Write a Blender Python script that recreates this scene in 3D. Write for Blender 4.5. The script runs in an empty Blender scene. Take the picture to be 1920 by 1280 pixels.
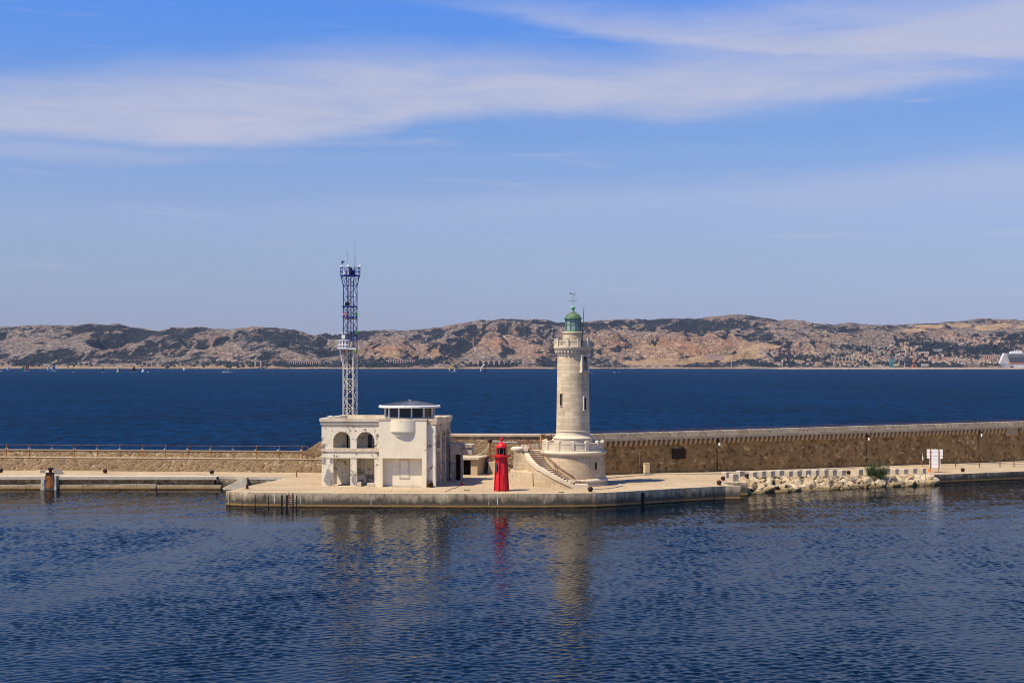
import bpy, bmesh, math, random
import numpy as np
from math import sin, cos, pi, radians as RAD, sqrt
from mathutils import Vector, Matrix, noise as mnoise

random.seed(7)
SC = bpy.context.scene
COL = SC.collection
F, H, YH = 2667.0, 16.0, 685.0          # focal length in photo pixels, eye height, horizon row


def at(px, py, Y):
    """world point seen at photo pixel (px,py) at distance Y"""
    return Vector(((px - 960) * Y / F, Y, H - (py - YH) * Y / F))


# ------------------------------------------------------------------ materials
class NT:
    def __init__(s, name):
        s.m = bpy.data.materials.new(name)
        s.m.use_nodes = True
        s.t = s.m.node_tree
        s.b = s.t.nodes['Principled BSDF']
        s.b.inputs['Roughness'].default_value = 0.85
        s.b.inputs['Specular IOR Level'].default_value = 0.25

    def n(s, typ, **k):
        x = s.t.nodes.new(typ)
        for a, b in k.items():
            setattr(x, a, b)
        return x

    def lk(s, a, b):
        s.t.links.new(a, b)

    def put(s, sock, v):
        if isinstance(v, bpy.types.NodeSocket):
            s.lk(v, sock)
        elif isinstance(v, (tuple, list)):
            sock.default_value = (*v, 1) if len(v) == 3 and len(sock.default_value) == 4 else v
        else:
            sock.default_value = v

    def co(s, kind='Object', scale=None, loc=None):
        c = s.n('ShaderNodeTexCoord').outputs[kind]
        if scale is None and loc is None:
            return c
        mp = s.n('ShaderNodeMapping')
        s.lk(c, mp.inputs[0])
        if scale is not None:
            mp.inputs['Scale'].default_value = scale
        if loc is not None:
            mp.inputs['Location'].default_value = loc
        return mp.outputs[0]

    def noise(s, vec, scale, detail=4, rough=0.55, dist=0.0):
        x = s.n('ShaderNodeTexNoise')
        s.put(x.inputs['Vector'], vec)
        x.inputs['Scale'].default_value = scale
        x.inputs['Detail'].default_value = detail
        x.inputs['Roughness'].default_value = rough
        x.inputs['Distortion'].default_value = dist
        return x.outputs[0]

    def vor(s, vec, scale, out='Distance', feature='F1', rnd=1.0):
        x = s.n('ShaderNodeTexVoronoi', feature=feature)
        s.put(x.inputs['Vector'], vec)
        x.inputs['Scale'].default_value = scale
        x.inputs['Randomness'].default_value = rnd
        return x.outputs[out]

    def ramp(s, fac, stops, interp='LINEAR'):
        r = s.n('ShaderNodeValToRGB')
        r.color_ramp.interpolation = interp
        e = r.color_ramp.elements
        while len(e) < len(stops):
            e.new(0.5)
        for i, (p, c) in enumerate(stops):
            e[i].position = p
            e[i].color = (*c, 1) if isinstance(c, tuple) else (c, c, c, 1)
        s.put(r.inputs[0], fac)
        return r.outputs[0]

    def mix(s, fac, a, b, mode='MIX'):
        x = s.n('ShaderNodeMix', data_type='RGBA', blend_type=mode)
        s.put(x.inputs[0], fac)
        s.put(x.inputs[6], a)
        s.put(x.inputs[7], b)
        return x.outputs[2]

    def math(s, op, a, b=0.0, clamp=False):
        x = s.n('ShaderNodeMath', operation=op, use_clamp=clamp)
        s.put(x.inputs[0], a)
        s.put(x.inputs[1], b)
        return x.outputs[0]

    def sep(s, v):
        x = s.n('ShaderNodeSeparateXYZ')
        s.put(x.inputs[0], v)
        return x.outputs

    def bump(s, h, strength=0.5, dist=0.05, normal=None):
        x = s.n('ShaderNodeBump')
        x.inputs['Strength'].default_value = strength
        x.inputs['Distance'].default_value = dist
        s.put(x.inputs['Height'], h)
        if normal is not None:
            s.lk(normal, x.inputs['Normal'])
        return x.outputs[0]

    def done(s, col=None, rough=None, normal=None, metal=None):
        if col is not None:
            s.put(s.b.inputs['Base Color'], col)
        if rough is not None:
            s.put(s.b.inputs['Roughness'], rough)
        if normal is not None:
            s.lk(normal, s.b.inputs['Normal'])
        if metal is not None:
            s.put(s.b.inputs['Metallic'], metal)
        return s.m


def plain(name, c, rough=0.6, var=0.25, scale=3.0, metal=0.0):
    t = NT(name)
    k = t.noise(t.co(), scale, 5, 0.6)
    c2 = tuple(x * (1 - var) for x in c)
    return t.done(t.mix(t.ramp(k, [(0.35, 0.0), (0.65, 1.0)]), c2, c), rough, metal=metal)


def paint_rust(name, c, rust=(0.16, 0.06, 0.025), amount=0.42, scale=2.0, rough=0.5):
    t = NT(name)
    v = t.co()
    k = t.noise(v, scale, 8, 0.7)
    f = t.ramp(k, [(amount, 1.0), (amount + 0.05, 0.0)])
    c2 = t.mix(t.ramp(t.noise(v, 1.3, 4), [(0.3, 0.0), (0.7, 1.0)]), tuple(x * 0.8 for x in c), c)
    return t.done(t.mix(f, c2, rust), rough)


def m_plaster(name, base, dirt, peel=0.0, grime=0.3):
    """old painted render: streaks, stains and patches where the paint has come off"""
    t = NT(name)
    uv = t.co('UV')
    big = t.noise(uv, 0.5, 5, 0.6)
    col = t.mix(t.ramp(big, [(0.35, 0.0), (0.7, 1.0)]), base, tuple(b * 0.86 for b in base))
    st = t.noise(t.co('UV', (3.0, 0.22, 1)), 1.6, 6, 0.7)
    col = t.mix(t.math('MULTIPLY', t.ramp(st, [(0.52, 0.0), (0.72, 1.0)]), grime), col, dirt)
    if peel > 0:
        pn = t.noise(uv, 1.7, 9, 0.72, 0.4)
        zone = t.noise(uv, 0.33, 3, 0.5)
        thr = t.math('ADD', pn, t.math('MULTIPLY', t.math('SUBTRACT', zone, 0.5), 0.55))
        a = 0.66 - peel * 0.14
        pf = t.ramp(thr, [(a, 0.0), (a + 0.02, 1.0)])
        gray = t.mix(t.noise(uv, 6, 4), (0.12, 0.105, 0.085), (0.30, 0.27, 0.23))
        col = t.mix(pf, col, gray)
        sp = t.noise(t.co('UV', (2.2, 1.0, 1)), 2.3, 7, 0.75)
        col = t.mix(t.math('MULTIPLY', t.ramp(sp, [(0.60, 0.0), (0.66, 1.0)]), min(1, peel)), col, (0.17, 0.145, 0.115))
    nb = t.noise(uv, 5, 6, 0.7)
    return t.done(col, 0.9, t.bump(nb, 0.25, 0.03))


def m_ashlar(name, c1, c2, mortar, bw=0.9, bh=0.42, stain=0.4, streak=(0.20, 0.15, 0.10)):
    t = NT(name)
    uv = t.co('UV')
    b = t.n('ShaderNodeTexBrick')
    t.lk(uv, b.inputs['Vector'])
    b.inputs['Color1'].default_value = (*c1, 1)
    b.inputs['Color2'].default_value = (*c2, 1)
    b.inputs['Mortar'].default_value = (*mortar, 1)
    b.inputs['Scale'].default_value = 1.0
    b.inputs['Brick Width'].default_value = bw
    b.inputs['Row Height'].default_value = bh
    b.inputs['Mortar Size'].default_value = 0.012
    b.inputs['Mortar Smooth'].default_value = 0.3
    b.inputs['Bias'].default_value = 0.1
    col = b.outputs['Color']
    wv = t.noise(uv, 0.45, 5, 0.65)
    col = t.mix(t.math('MULTIPLY', t.ramp(wv, [(0.45, 0.0), (0.75, 1.0)]), stain), col, tuple(x * 0.5 for x in c2))
    st = t.noise(t.co('UV', (2.5, 0.12, 1)), 1.2, 6, 0.7)
    col = t.mix(t.math('MULTIPLY', t.ramp(st, [(0.5, 0.0), (0.75, 1.0)]), stain), col, streak)
    pit = t.noise(uv, 7, 5, 0.75)
    col = t.mix(t.ramp(pit, [(0.60, 0.0), (0.72, 0.55)]), col, tuple(x * 0.35 for x in c2))
    h = t.math('ADD', t.math('MULTIPLY', b.outputs['Fac'], -0.6), t.math('MULTIPLY', t.noise(uv, 6, 6, 0.7), 0.7))
    return t.done(col, 0.9, t.bump(h, 0.45, 0.04))


def m_rubble(name, dark, mid, light, scale=2.6, mortar=(0.3, 0.23, 0.14), mw=0.10, stain=0.35):
    """rough stonework set in mortar"""
    t = NT(name)
    uv = t.co('UV')
    wob = t.noise(uv, 2.0, 3, 0.6)
    mp = t.n('ShaderNodeMixRGB')
    mp.blend_type = 'ADD'
    mp.inputs[0].default_value = 0.28
    t.lk(uv, mp.inputs[1])
    t.lk(wob, mp.inputs[2])
    v = mp.outputs[0]
    cell = t.vor(v, scale, 'Color')
    dist = t.vor(v, scale, 'Distance', 'DISTANCE_TO_EDGE')
    r = t.n('ShaderNodeSeparateColor')
    t.lk(cell, r.inputs[0])
    col = t.ramp(r.outputs[0], [(0.0, dark), (0.45, mid), (0.82, mid), (1.0, light)])
    fine = t.noise(uv, 8, 5, 0.7)
    col = t.mix(t.ramp(fine, [(0.4, 0.0), (0.7, 0.6)]), col, dark)
    col = t.mix(t.ramp(dist, [(0.0, 1.0), (mw, 0.0)]), col, mortar)
    big = t.noise(t.co('UV', (0.5, 0.35, 1)), 0.6, 4, 0.6)
    col = t.mix(t.math('MULTIPLY', t.ramp(big, [(0.4, 0.0), (0.7, 1.0)]), stain), col, tuple(x * 0.7 for x in dark))
    h = t.math('ADD', t.ramp(dist, [(0.0, 0.0), (mw * 2.2, 1.0)]), t.math('MULTIPLY', fine, 0.5))
    return t.done(col, 0.95, t.bump(h, 0.6, 0.09))


def m_quay_side(name, dark=0.95, light=1.0):
    """harbour concrete: sun-bleached top, dark weed zone, ochre line at the waterline, runs and drips"""
    t = NT(name)
    o = t.co('Object')
    z = t.sep(o)[2]
    uv = t.co('UV')

    def band(v, a, b, lo, hi):
        r = t.n('ShaderNodeMapRange')
        t.lk(v, r.inputs[0])
        r.inputs[1].default_value, r.inputs[2].default_value = a, b
        r.inputs[3].default_value, r.inputs[4].default_value = lo, hi
        return r.outputs[0]
    wv = t.noise(t.co('UV', (0.55, 0.45, 1)), 1.0, 8, 0.72, 0.3)
    wv2 = t.noise(t.co('UV', (1.6, 0.16, 1), (4, 0, 0)), 1.0, 6, 0.7)
    zz = t.math('ADD', z, t.math('MULTIPLY', t.math('SUBTRACT', wv, 0.5), 2.4))
    zz = t.math('ADD', zz, t.math('MULTIPLY', t.math('SUBTRACT', wv2, 0.5), 1.3))
    L = lambda c: tuple(x * light for x in c)
    base = t.ramp(t.noise(uv, 0.8, 8, 0.75), [(0.32, L((0.21, 0.155, 0.09))), (0.5, L((0.42, 0.335, 0.215))), (0.68, L((0.60, 0.50, 0.34)))])
    col = t.mix(band(zz, 0.60, 1.40, dark, 0.0), base, (0.060, 0.050, 0.036))
    sv = t.noise(t.co('UV', (2.2, 0.12, 1)), 1.0, 6, 0.75)
    col = t.mix(t.ramp(sv, [(0.54, 0.0), (0.64, 0.85)]), col, (0.075, 0.060, 0.040))
    wh = t.noise(t.co('UV', (2.6, 0.25, 1), (3.1, 0.4, 0)), 1.0, 4, 0.6)
    col = t.mix(t.ramp(wh, [(0.66, 0.0), (0.70, 0.8)]), col, (0.62, 0.57, 0.48))
    ru = t.noise(t.co('UV', (1.3, 0.2, 1), (9.0, 2, 0)), 1.0, 5, 0.65)
    col = t.mix(t.ramp(ru, [(0.66, 0.0), (0.72, 0.8)]), col, (0.27, 0.105, 0.025))
    col = t.mix(band(t.math('ADD', z, t.math('MULTIPLY', wv2, 0.10)), 0.40, 0.33, 0.0, 1.0), col, (0.27, 0.155, 0.05))
    col = t.mix(band(t.math('ADD', z, t.math('MULTIPLY', wv, 0.2)), 0.24, 0.16, 0.0, 1.0), col, (0.018, 0.015, 0.010))
    return t.done(col, 0.85, t.bump(t.noise(uv, 4, 7, 0.7), 0.5, 0.06))


def m_paving(name):
    t = NT(name)
    o = t.co('Object')
    a = t.noise(o, 0.16, 5, 0.6)
    col = t.ramp(a, [(0.3, (0.36, 0.27, 0.165)), (0.5, (0.43, 0.33, 0.205)), (0.72, (0.48, 0.38, 0.25))])
    b = t.noise(o, 2.2, 7, 0.75)
    col = t.mix(t.ramp(b, [(0.45, 0.0), (0.7, 0.45)]), col, (0.25, 0.175, 0.105))
    c = t.noise(t.co('Object', (0.25, 1.3, 1)), 0.5, 5, 0.6)
    col = t.mix(t.ramp(c, [(0.55, 0.0), (0.7, 0.4)]), col, (0.32, 0.245, 0.17))
    v = t.vor(t.co('Object', (1, 0.8, 1)), 0.28, 'Distance', 'DISTANCE_TO_EDGE')
    col = t.mix(t.ramp(v, [(0.0, 0.4), (0.012, 0.0)]), col, (0.20, 0.15, 0.10))
    bk_ = t.n('ShaderNodeTexBrick')
    t.lk(t.co('Object', (1, 1, 1), (1.3, .7, 0)), bk_.inputs['Vector'])
    bk_.inputs['Scale'].default_value = 1.0
    bk_.inputs['Brick Width'].default_value = 4.2
    bk_.inputs['Row Height'].default_value = 3.1
    bk_.inputs['Mortar Size'].default_value = 0.035
    bk_.inputs['Color1'].default_value = (1, 1, 1, 1)
    bk_.inputs['Color2'].default_value = (0.86, 0.86, 0.86, 1)
    bk_.inputs['Mortar'].default_value = (0.5, 0.5, 0.5, 1)
    col = t.mix(0.75, col, bk_.outputs['Color'], 'MULTIPLY')
    oil = t.noise(t.co('Object', (.8, .5, 1), (7, 3, 0)), 0.55, 6, 0.7)
    col = t.mix(t.ramp(oil, [(0.60, 0.0), (0.70, 0.5)]), col, (0.17, 0.125, 0.085))
    s = t.noise(o, 0.9, 3, 0.5)
    col = t.mix(t.ramp(s, [(0.66, 0.0), (0.74, 0.5)]), col, (0.32, 0.15, 0.06))
    return t.done(col, 0.92, t.bump(b, 0.25, 0.03))


def m_concrete(name, c, scale=1.5):
    t = NT(name)
    o = t.co('Object')
    a = t.noise(o, scale, 7, 0.7)
    col = t.mix(t.ramp(a, [(0.35, 0.0), (0.65, 1.0)]), tuple(x * 0.7 for x in c), c)
    st = t.noise(t.co('UV', (3, 0.3, 1)), 1.8, 6, 0.7)
    col = t.mix(t.ramp(st, [(0.55, 0.0), (0.72, 0.5)]), col, tuple(x * 0.45 for x in c))
    return t.done(col, 0.9, t.bump(a, 0.3, 0.03))


def m_rock(name):
    t = NT(name)
    o = t.co('Object')
    oi = t.n('ShaderNodeObjectInfo').outputs['Random']
    base = t.ramp(oi, [(0.0, (0.32, 0.235, 0.13)), (0.35, (0.44, 0.345, 0.21)), (0.7, (0.50, 0.405, 0.26)), (1.0, (0.54, 0.46, 0.33))])
    a = t.noise(o, 2.4, 8, 0.7)
    col = t.mix(t.ramp(a, [(0.42, 0.55), (0.62, 0.0)]), base, (0.26, 0.19, 0.115))
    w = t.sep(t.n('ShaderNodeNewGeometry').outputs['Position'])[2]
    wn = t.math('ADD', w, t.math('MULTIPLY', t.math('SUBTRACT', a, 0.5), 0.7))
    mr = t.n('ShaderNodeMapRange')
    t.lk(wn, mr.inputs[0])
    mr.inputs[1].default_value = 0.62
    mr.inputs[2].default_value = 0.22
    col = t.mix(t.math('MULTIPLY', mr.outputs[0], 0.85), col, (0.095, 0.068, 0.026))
    return t.done(col, 0.95, t.bump(t.noise(o, 3.0, 8, 0.75), 0.7, 0.12))


def m_water(name, body, wave, strength, glossy_mul, big=1.0, rough=0.06, painted_chop=0.0):
    t = NT(name)
    t.t.nodes.remove(t.b)
    o = t.co('Object')
    w1 = t.noise(t.co('Object', (0.55, 1.0, 1)), wave, 3, 0.6, 0.35)
    w2 = t.noise(t.co('Object', (0.7, 1.0, 1), (13, 5, 0)), wave * 2.9, 3, 0.6, 0.2)
    w3 = t.noise(t.co('Object', (0.45, 1.0, 1), (3, 25, 0)), wave * 0.28, 2, 0.5, 0.4)
    h = t.math('ADD', t.math('MULTIPLY', w1, 0.6 / wave), t.math('MULTIPLY', w2, 0.22 / wave))
    h = t.math('ADD', h, t.math('MULTIPLY', w3, 0.9 * big / wave))
    patch = t.noise(t.co('Object', (0.35, 1.0, 1)), 0.018, 4, 0.6, 0.6)
    stv = t.ramp(patch, [(0.3, 0.72), (0.7, 1.15)])
    nb = t.n('ShaderNodeBump')
    t.lk(t.math('MULTIPLY', stv, strength), nb.inputs['Strength'])
    nb.inputs['Distance'].default_value = 1.0
    t.lk(h, nb.inputs['Height'])
    nrm = nb.outputs[0]
    dif = t.n('ShaderNodeBsdfDiffuse')
    body_tone = t.ramp(patch, [(0.35, tuple(x * 0.8 for x in body)), (0.68, tuple(x * 1.2 for x in body))])
    if painted_chop > 0:  # light and dark of ripples put into the body colour
        c1 = t.noise(t.co('Object', (0.30, 0.085, 1)), 1.0, 5, 0.7, 0.5)
        c2_ = t.noise(t.co('Object', (0.010, 0.0035, 1)), 1.0, 4, 0.6, 0.5)
        body_tone = t.mix(1.0, body_tone, t.ramp(c1, [(0.34, 1 - painted_chop), (0.5, 1.0), (0.66, 1.0)]), 'MULTIPLY')
        body_tone = t.mix(t.ramp(c1, [(0.52, 0.0), (0.68, painted_chop)]), body_tone, tuple(x * 2.1 for x in body))
        body_tone = t.mix(1.0, body_tone, t.ramp(c2_, [(0.38, 0.80), (0.62, 1.0)]), 'MULTIPLY')
    t.put(dif.inputs[0], body_tone)
    gl = t.n('ShaderNodeBsdfGlossy')
    gl.inputs['Roughness'].default_value = rough
    t.lk(nrm, gl.inputs['Normal'])
    t.lk(nrm, dif.inputs['Normal'])
    fr = t.n('ShaderNodeFresnel')
    fr.inputs[0].default_value = 1.33
    t.lk(nrm, fr.inputs[1])
    mx = t.n('ShaderNodeMixShader')
    t.lk(t.math('MULTIPLY', fr.outputs[0], glossy_mul, True), mx.inputs[0])
    t.lk(dif.outputs[0], mx.inputs[1])
    t.lk(gl.outputs[0], mx.inputs[2])
    t.lk(mx.outputs[0], t.t.nodes['Material Output'].inputs[0])
    return t.m


def m_hills():
    t = NT('hill_rock_and_scrub')
    o = t.co('Object')
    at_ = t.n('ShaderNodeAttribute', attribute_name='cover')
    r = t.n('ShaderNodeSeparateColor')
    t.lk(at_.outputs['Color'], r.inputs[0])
    rock_and_shade, quarry, wood = r.outputs[0], r.outputs[1], r.outputs[2]
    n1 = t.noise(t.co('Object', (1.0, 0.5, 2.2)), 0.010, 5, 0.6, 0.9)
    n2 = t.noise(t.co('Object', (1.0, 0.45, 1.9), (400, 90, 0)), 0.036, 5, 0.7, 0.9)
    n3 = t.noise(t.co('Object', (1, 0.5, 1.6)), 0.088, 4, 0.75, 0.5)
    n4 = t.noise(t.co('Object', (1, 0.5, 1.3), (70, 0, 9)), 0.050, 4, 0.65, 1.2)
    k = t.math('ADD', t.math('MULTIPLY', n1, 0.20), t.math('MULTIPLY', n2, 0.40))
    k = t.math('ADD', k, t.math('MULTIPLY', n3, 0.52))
    k = t.math('ADD', k, t.math('MULTIPLY', t.math('SUBTRACT', rock_and_shade, 0.5), 0.50))
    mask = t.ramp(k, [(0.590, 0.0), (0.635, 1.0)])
    n5 = t.noise(t.co('Object', (1, 0.55, 1.4), (11, 40, 3)), 0.135, 3, 0.7, 0.3)
    mask = t.math('MAXIMUM', mask, t.math('MULTIPLY', t.ramp(t.math('ADD', n5, t.math('MULTIPLY', t.math('SUBTRACT', n2, 0.5), 0.5)), [(0.60, 0.0), (0.66, 1.0)]), 0.75))
    rock = t.ramp(n4, [(0.36, (0.110, 0.084, 0.066)), (0.5, (0.208, 0.166, 0.126)), (0.60, (0.52, 0.41, 0.30))])
    red = t.noise(o, 0.0035, 3, 0.5)
    rock = t.mix(t.ramp(red, [(0.47, 0.0), (0.63, 0.55)]), rock, (0.29, 0.165, 0.09))
    rock = t.mix(t.math('MULTIPLY', at_.outputs['Alpha'], 0.75), rock, t.mix(1.0, rock, (1.85, 1.32, 0.84), 'MULTIPLY'))
    lite = t.ramp(n3, [(0.58, 0.0), (0.68, 0.65)])
    rock = t.mix(lite, rock, (0.60, 0.455, 0.315))
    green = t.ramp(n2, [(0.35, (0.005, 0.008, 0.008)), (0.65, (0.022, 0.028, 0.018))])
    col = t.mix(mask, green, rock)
    qcol = t.ramp(t.noise(t.co('Object', (0.3, 0.3, 3.0)), 0.03, 5, 0.6), [(0.35, (0.42, 0.26, 0.12)), (0.65, (0.64, 0.45, 0.24))])
    qm = t.ramp(t.math('ADD', quarry, t.math('MULTIPLY', t.math('SUBTRACT', n2, 0.5), 0.9)), [(0.46, 0.0), (0.54, 1.0)])
    qm = t.math('MULTIPLY', qm, t.ramp(n3, [(0.36, 0.35), (0.46, 1.0)]))
    col = t.mix(qm, col, qcol)
    wm = t.ramp(t.math('ADD', wood, t.math('MULTIPLY', t.math('SUBTRACT', n3, 0.5), 1.2)), [(0.45, 0.0), (0.55, 1.0)])
    col = t.mix(wm, col, (0.008, 0.012, 0.010))
    return t.done(col, 0.95, t.bump(t.math('ADD', n2, t.math('MULTIPLY', n3, 0.6)), 1.0, 46.0))


def m_roof_dome():
    t = NT('roof_sheet_metal')
    o = t.co('Object')
    a = t.noise(o, 1.5, 5, 0.6)
    return t.done(t.mix(t.ramp(a, [(0.35, 0.0), (0.65, 1.0)]), (0.06, 0.07, 0.085), (0.12, 0.13, 0.15)), 0.45)


def m_glass(name, c=(0.01, 0.013, 0.018)):
    t = NT(name)
    t.b.inputs['Specular IOR Level'].default_value = 0.6
    return t.done(c, 0.06)


M = {}
M['plaster'] = m_plaster('aged_cream_render', (0.75, 0.675, 0.515), (0.40, 0.32, 0.22), peel=0.72, grime=0.5)
M['plaster_clean'] = m_plaster('smooth_cream_render', (0.77, 0.69, 0.515), (0.42, 0.33, 0.22), peel=0.03, grime=0.30)
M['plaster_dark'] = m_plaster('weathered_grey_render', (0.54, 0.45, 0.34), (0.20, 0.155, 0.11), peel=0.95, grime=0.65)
M['plaster_shed'] = m_plaster('plain_ochre_render', (0.50, 0.39, 0.255), (0.26, 0.18, 0.10), peel=0.1, grime=0.5)
M['cornice'] = m_ashlar('stone_cornice', (0.66, 0.57, 0.43), (0.58, 0.47, 0.34), (0.33, 0.26, 0.19), 1.1, 0.9, 0.55)
M['tower'] = m_ashlar('pale_limestone_courses', (0.66, 0.555, 0.39), (0.51, 0.41, 0.275), (0.34, 0.255, 0.16), 1.3, 0.42, 0.5)
M['drum'] = m_ashlar('warm_limestone_courses', (0.58, 0.465, 0.31), (0.45, 0.345, 0.215), (0.28, 0.20, 0.12), 1.15, 0.48, 0.45)
M['trim'] = m_plaster('dressed_limestone', (0.60, 0.515, 0.38), (0.30, 0.23, 0.16), peel=0.0, grime=0.55)
M['rubble_left'] = m_rubble('tan_rubble_masonry', (0.17, 0.11, 0.055), (0.36, 0.25, 0.135), (0.62, 0.48, 0.30), 2.3)
M['rubble_brown'] = m_rubble('brown_rubble_masonry', (0.15, 0.086, 0.027), (0.41, 0.250, 0.088), (0.72, 0.49, 0.20), 2.0, (0.32, 0.215, 0.095))
M['coping'] = m_ashlar('weathered_coping_stone', (0.52, 0.425, 0.285), (0.42, 0.335, 0.215), (0.16, 0.125, 0.085), 1.35, 0.74, 0.6)
M['corbel'] = m_concrete('brown_corbel_stone', (0.46, 0.345, 0.21), 2.0)
M['coping_pale'] = m_concrete('pale_coping_stone', (0.54, 0.44, 0.29), 1.2)
M['coping_mid'] = m_concrete('mid_coping_stone', (0.45, 0.36, 0.235), 1.2)
M['wall_top'] = m_concrete('dusty_wall_top', (0.25, 0.185, 0.105), 1.5)
M['quay_side'] = m_quay_side('stained_quay_concrete')
M['quay_footing'] = m_quay_side('worn_footing_stone', 0.35, 1.0)
M['paving'] = m_paving('sandy_quay_paving')
M['concrete'] = m_concrete('pale_concrete', (0.52, 0.46, 0.35))
M['concrete_block'] = m_concrete('cast_concrete', (0.54, 0.46, 0.34))
M['concrete_grey'] = m_concrete('grey_concrete', (0.34, 0.32, 0.28))
M['rock'] = m_rock('pale_limestone_boulder')
M['dark'] = plain('dark_interior', (0.012, 0.011, 0.010), 0.9)
M['panel_dark'] = plain('dark_brown_boards', (0.035, 0.018, 0.010), 0.8)
M['white'] = plain('white_paint', (0.80, 0.79, 0.76), 0.5, 0.1)
M['white_mast'] = paint_rust('white_mast_paint', (0.62, 0.58, 0.50), amount=0.33, scale=0.8)
M['blue_mast'] = paint_rust('dark_blue_mast_paint', (0.026, 0.046, 0.27), amount=0.30, scale=0.8)
def m_red():
    t = NT('faded_red_paint')
    o = t.co('Object')
    fade = t.noise(t.co('Object', (2.2, 2.2, 0.35)), 1.2, 6, 0.7)
    col = t.ramp(fade, [(0.32, (0.36, 0.006, 0.012)), (0.5, (0.56, 0.012, 0.022)), (0.70, (0.62, 0.045, 0.045))])
    st = t.noise(t.co('Object', (5, 5, 0.22), (3, 1, 0)), 1.2, 5, 0.7)
    col = t.mix(t.ramp(st, [(0.60, 0.0), (0.68, 0.75)]), col, (0.16, 0.018, 0.012))
    z = t.sep(o)[2]
    zz = t.math('ADD', z, t.math('MULTIPLY', t.noise(o, 3, 4), 0.5))
    r = t.n('ShaderNodeMapRange')
    t.lk(zz, r.inputs[0])
    r.inputs[1].default_value, r.inputs[2].default_value = 0.55, 0.3
    col = t.mix(t.math('MULTIPLY', r.outputs[0], 0.5), col, (0.22, 0.03, 0.012))
    return t.done(col, 0.45, t.bump(t.noise(o, 4, 4), 0.15, 0.02))


M['red'] = m_red()
M['rail_red'] = plain('dull_red_rail_paint', (0.20, 0.065, 0.05), 0.6)
M['rust'] = paint_rust('rusty_iron', (0.14, 0.05, 0.022), rust=(0.30, 0.12, 0.035), amount=0.50, scale=1.6, rough=0.85)
M['iron'] = paint_rust('black_brown_cast_iron', (0.022, 0.011, 0.010), rust=(0.07, 0.022, 0.014), amount=0.40, scale=2.5, rough=0.65)
M['green'] = plain('verdigris_copper', (0.12, 0.29, 0.18), 0.5, 0.35, 2.0)
M['dome'] = plain('dark_green_dome_metal', (0.15, 0.18, 0.10), 0.5, 0.45, 4.0)
M['ball'] = plain('bright_verdigris', (0.22, 0.45, 0.28), 0.5, 0.25)
M['glass'] = m_glass('dark_window_glass')
M['lantern_glass'] = m_glass('grey_lantern_glass', (0.26, 0.29, 0.32))
M['roofmetal'] = m_roof_dome()
M['cable'] = plain('black_cable', (0.015, 0.013, 0.012), 0.7)
M['cream_box'] = plain('cream_cabinet_paint', (0.66, 0.52, 0.28), 0.6, 0.12)
M['orange'] = plain('orange_plastic', (0.75, 0.14, 0.02), 0.5)
M['red_light'] = plain('red_plastic', (0.62, 0.04, 0.03), 0.4)
M['green_light'] = plain('green_plastic', (0.10, 0.62, 0.06), 0.4)
M['grey_metal'] = plain('galvanised_metal', (0.42, 0.43, 0.44), 0.45, 0.2)
M['statue'] = m_concrete('weathered_statue_stone', (0.42, 0.34, 0.24), 4.0)
M['bark'] = plain('grey_brown_bark', (0.12, 0.085, 0.055), 0.9)
M['twig'] = plain('dry_brown_twigs', (0.16, 0.095, 0.055), 0.9)
M['solar'] = plain('dark_solar_cells', (0.035, 0.05, 0.075), 0.25)
M['seam'] = plain('dark_seam_shade', (0.016, 0.014, 0.011), 0.8)


def m_leaf(name, a, b):
    t = NT(name)
    k = t.noise(t.co('Object'), 1.6, 3)
    return t.done(t.mix(t.ramp(k, [(0.35, 0.0), (0.65, 1.0)]), a, b), 0.7)


M['leaf'] = m_leaf('tamarisk_needles', (0.028, 0.052, 0.014), (0.085, 0.115, 0.034))


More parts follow.
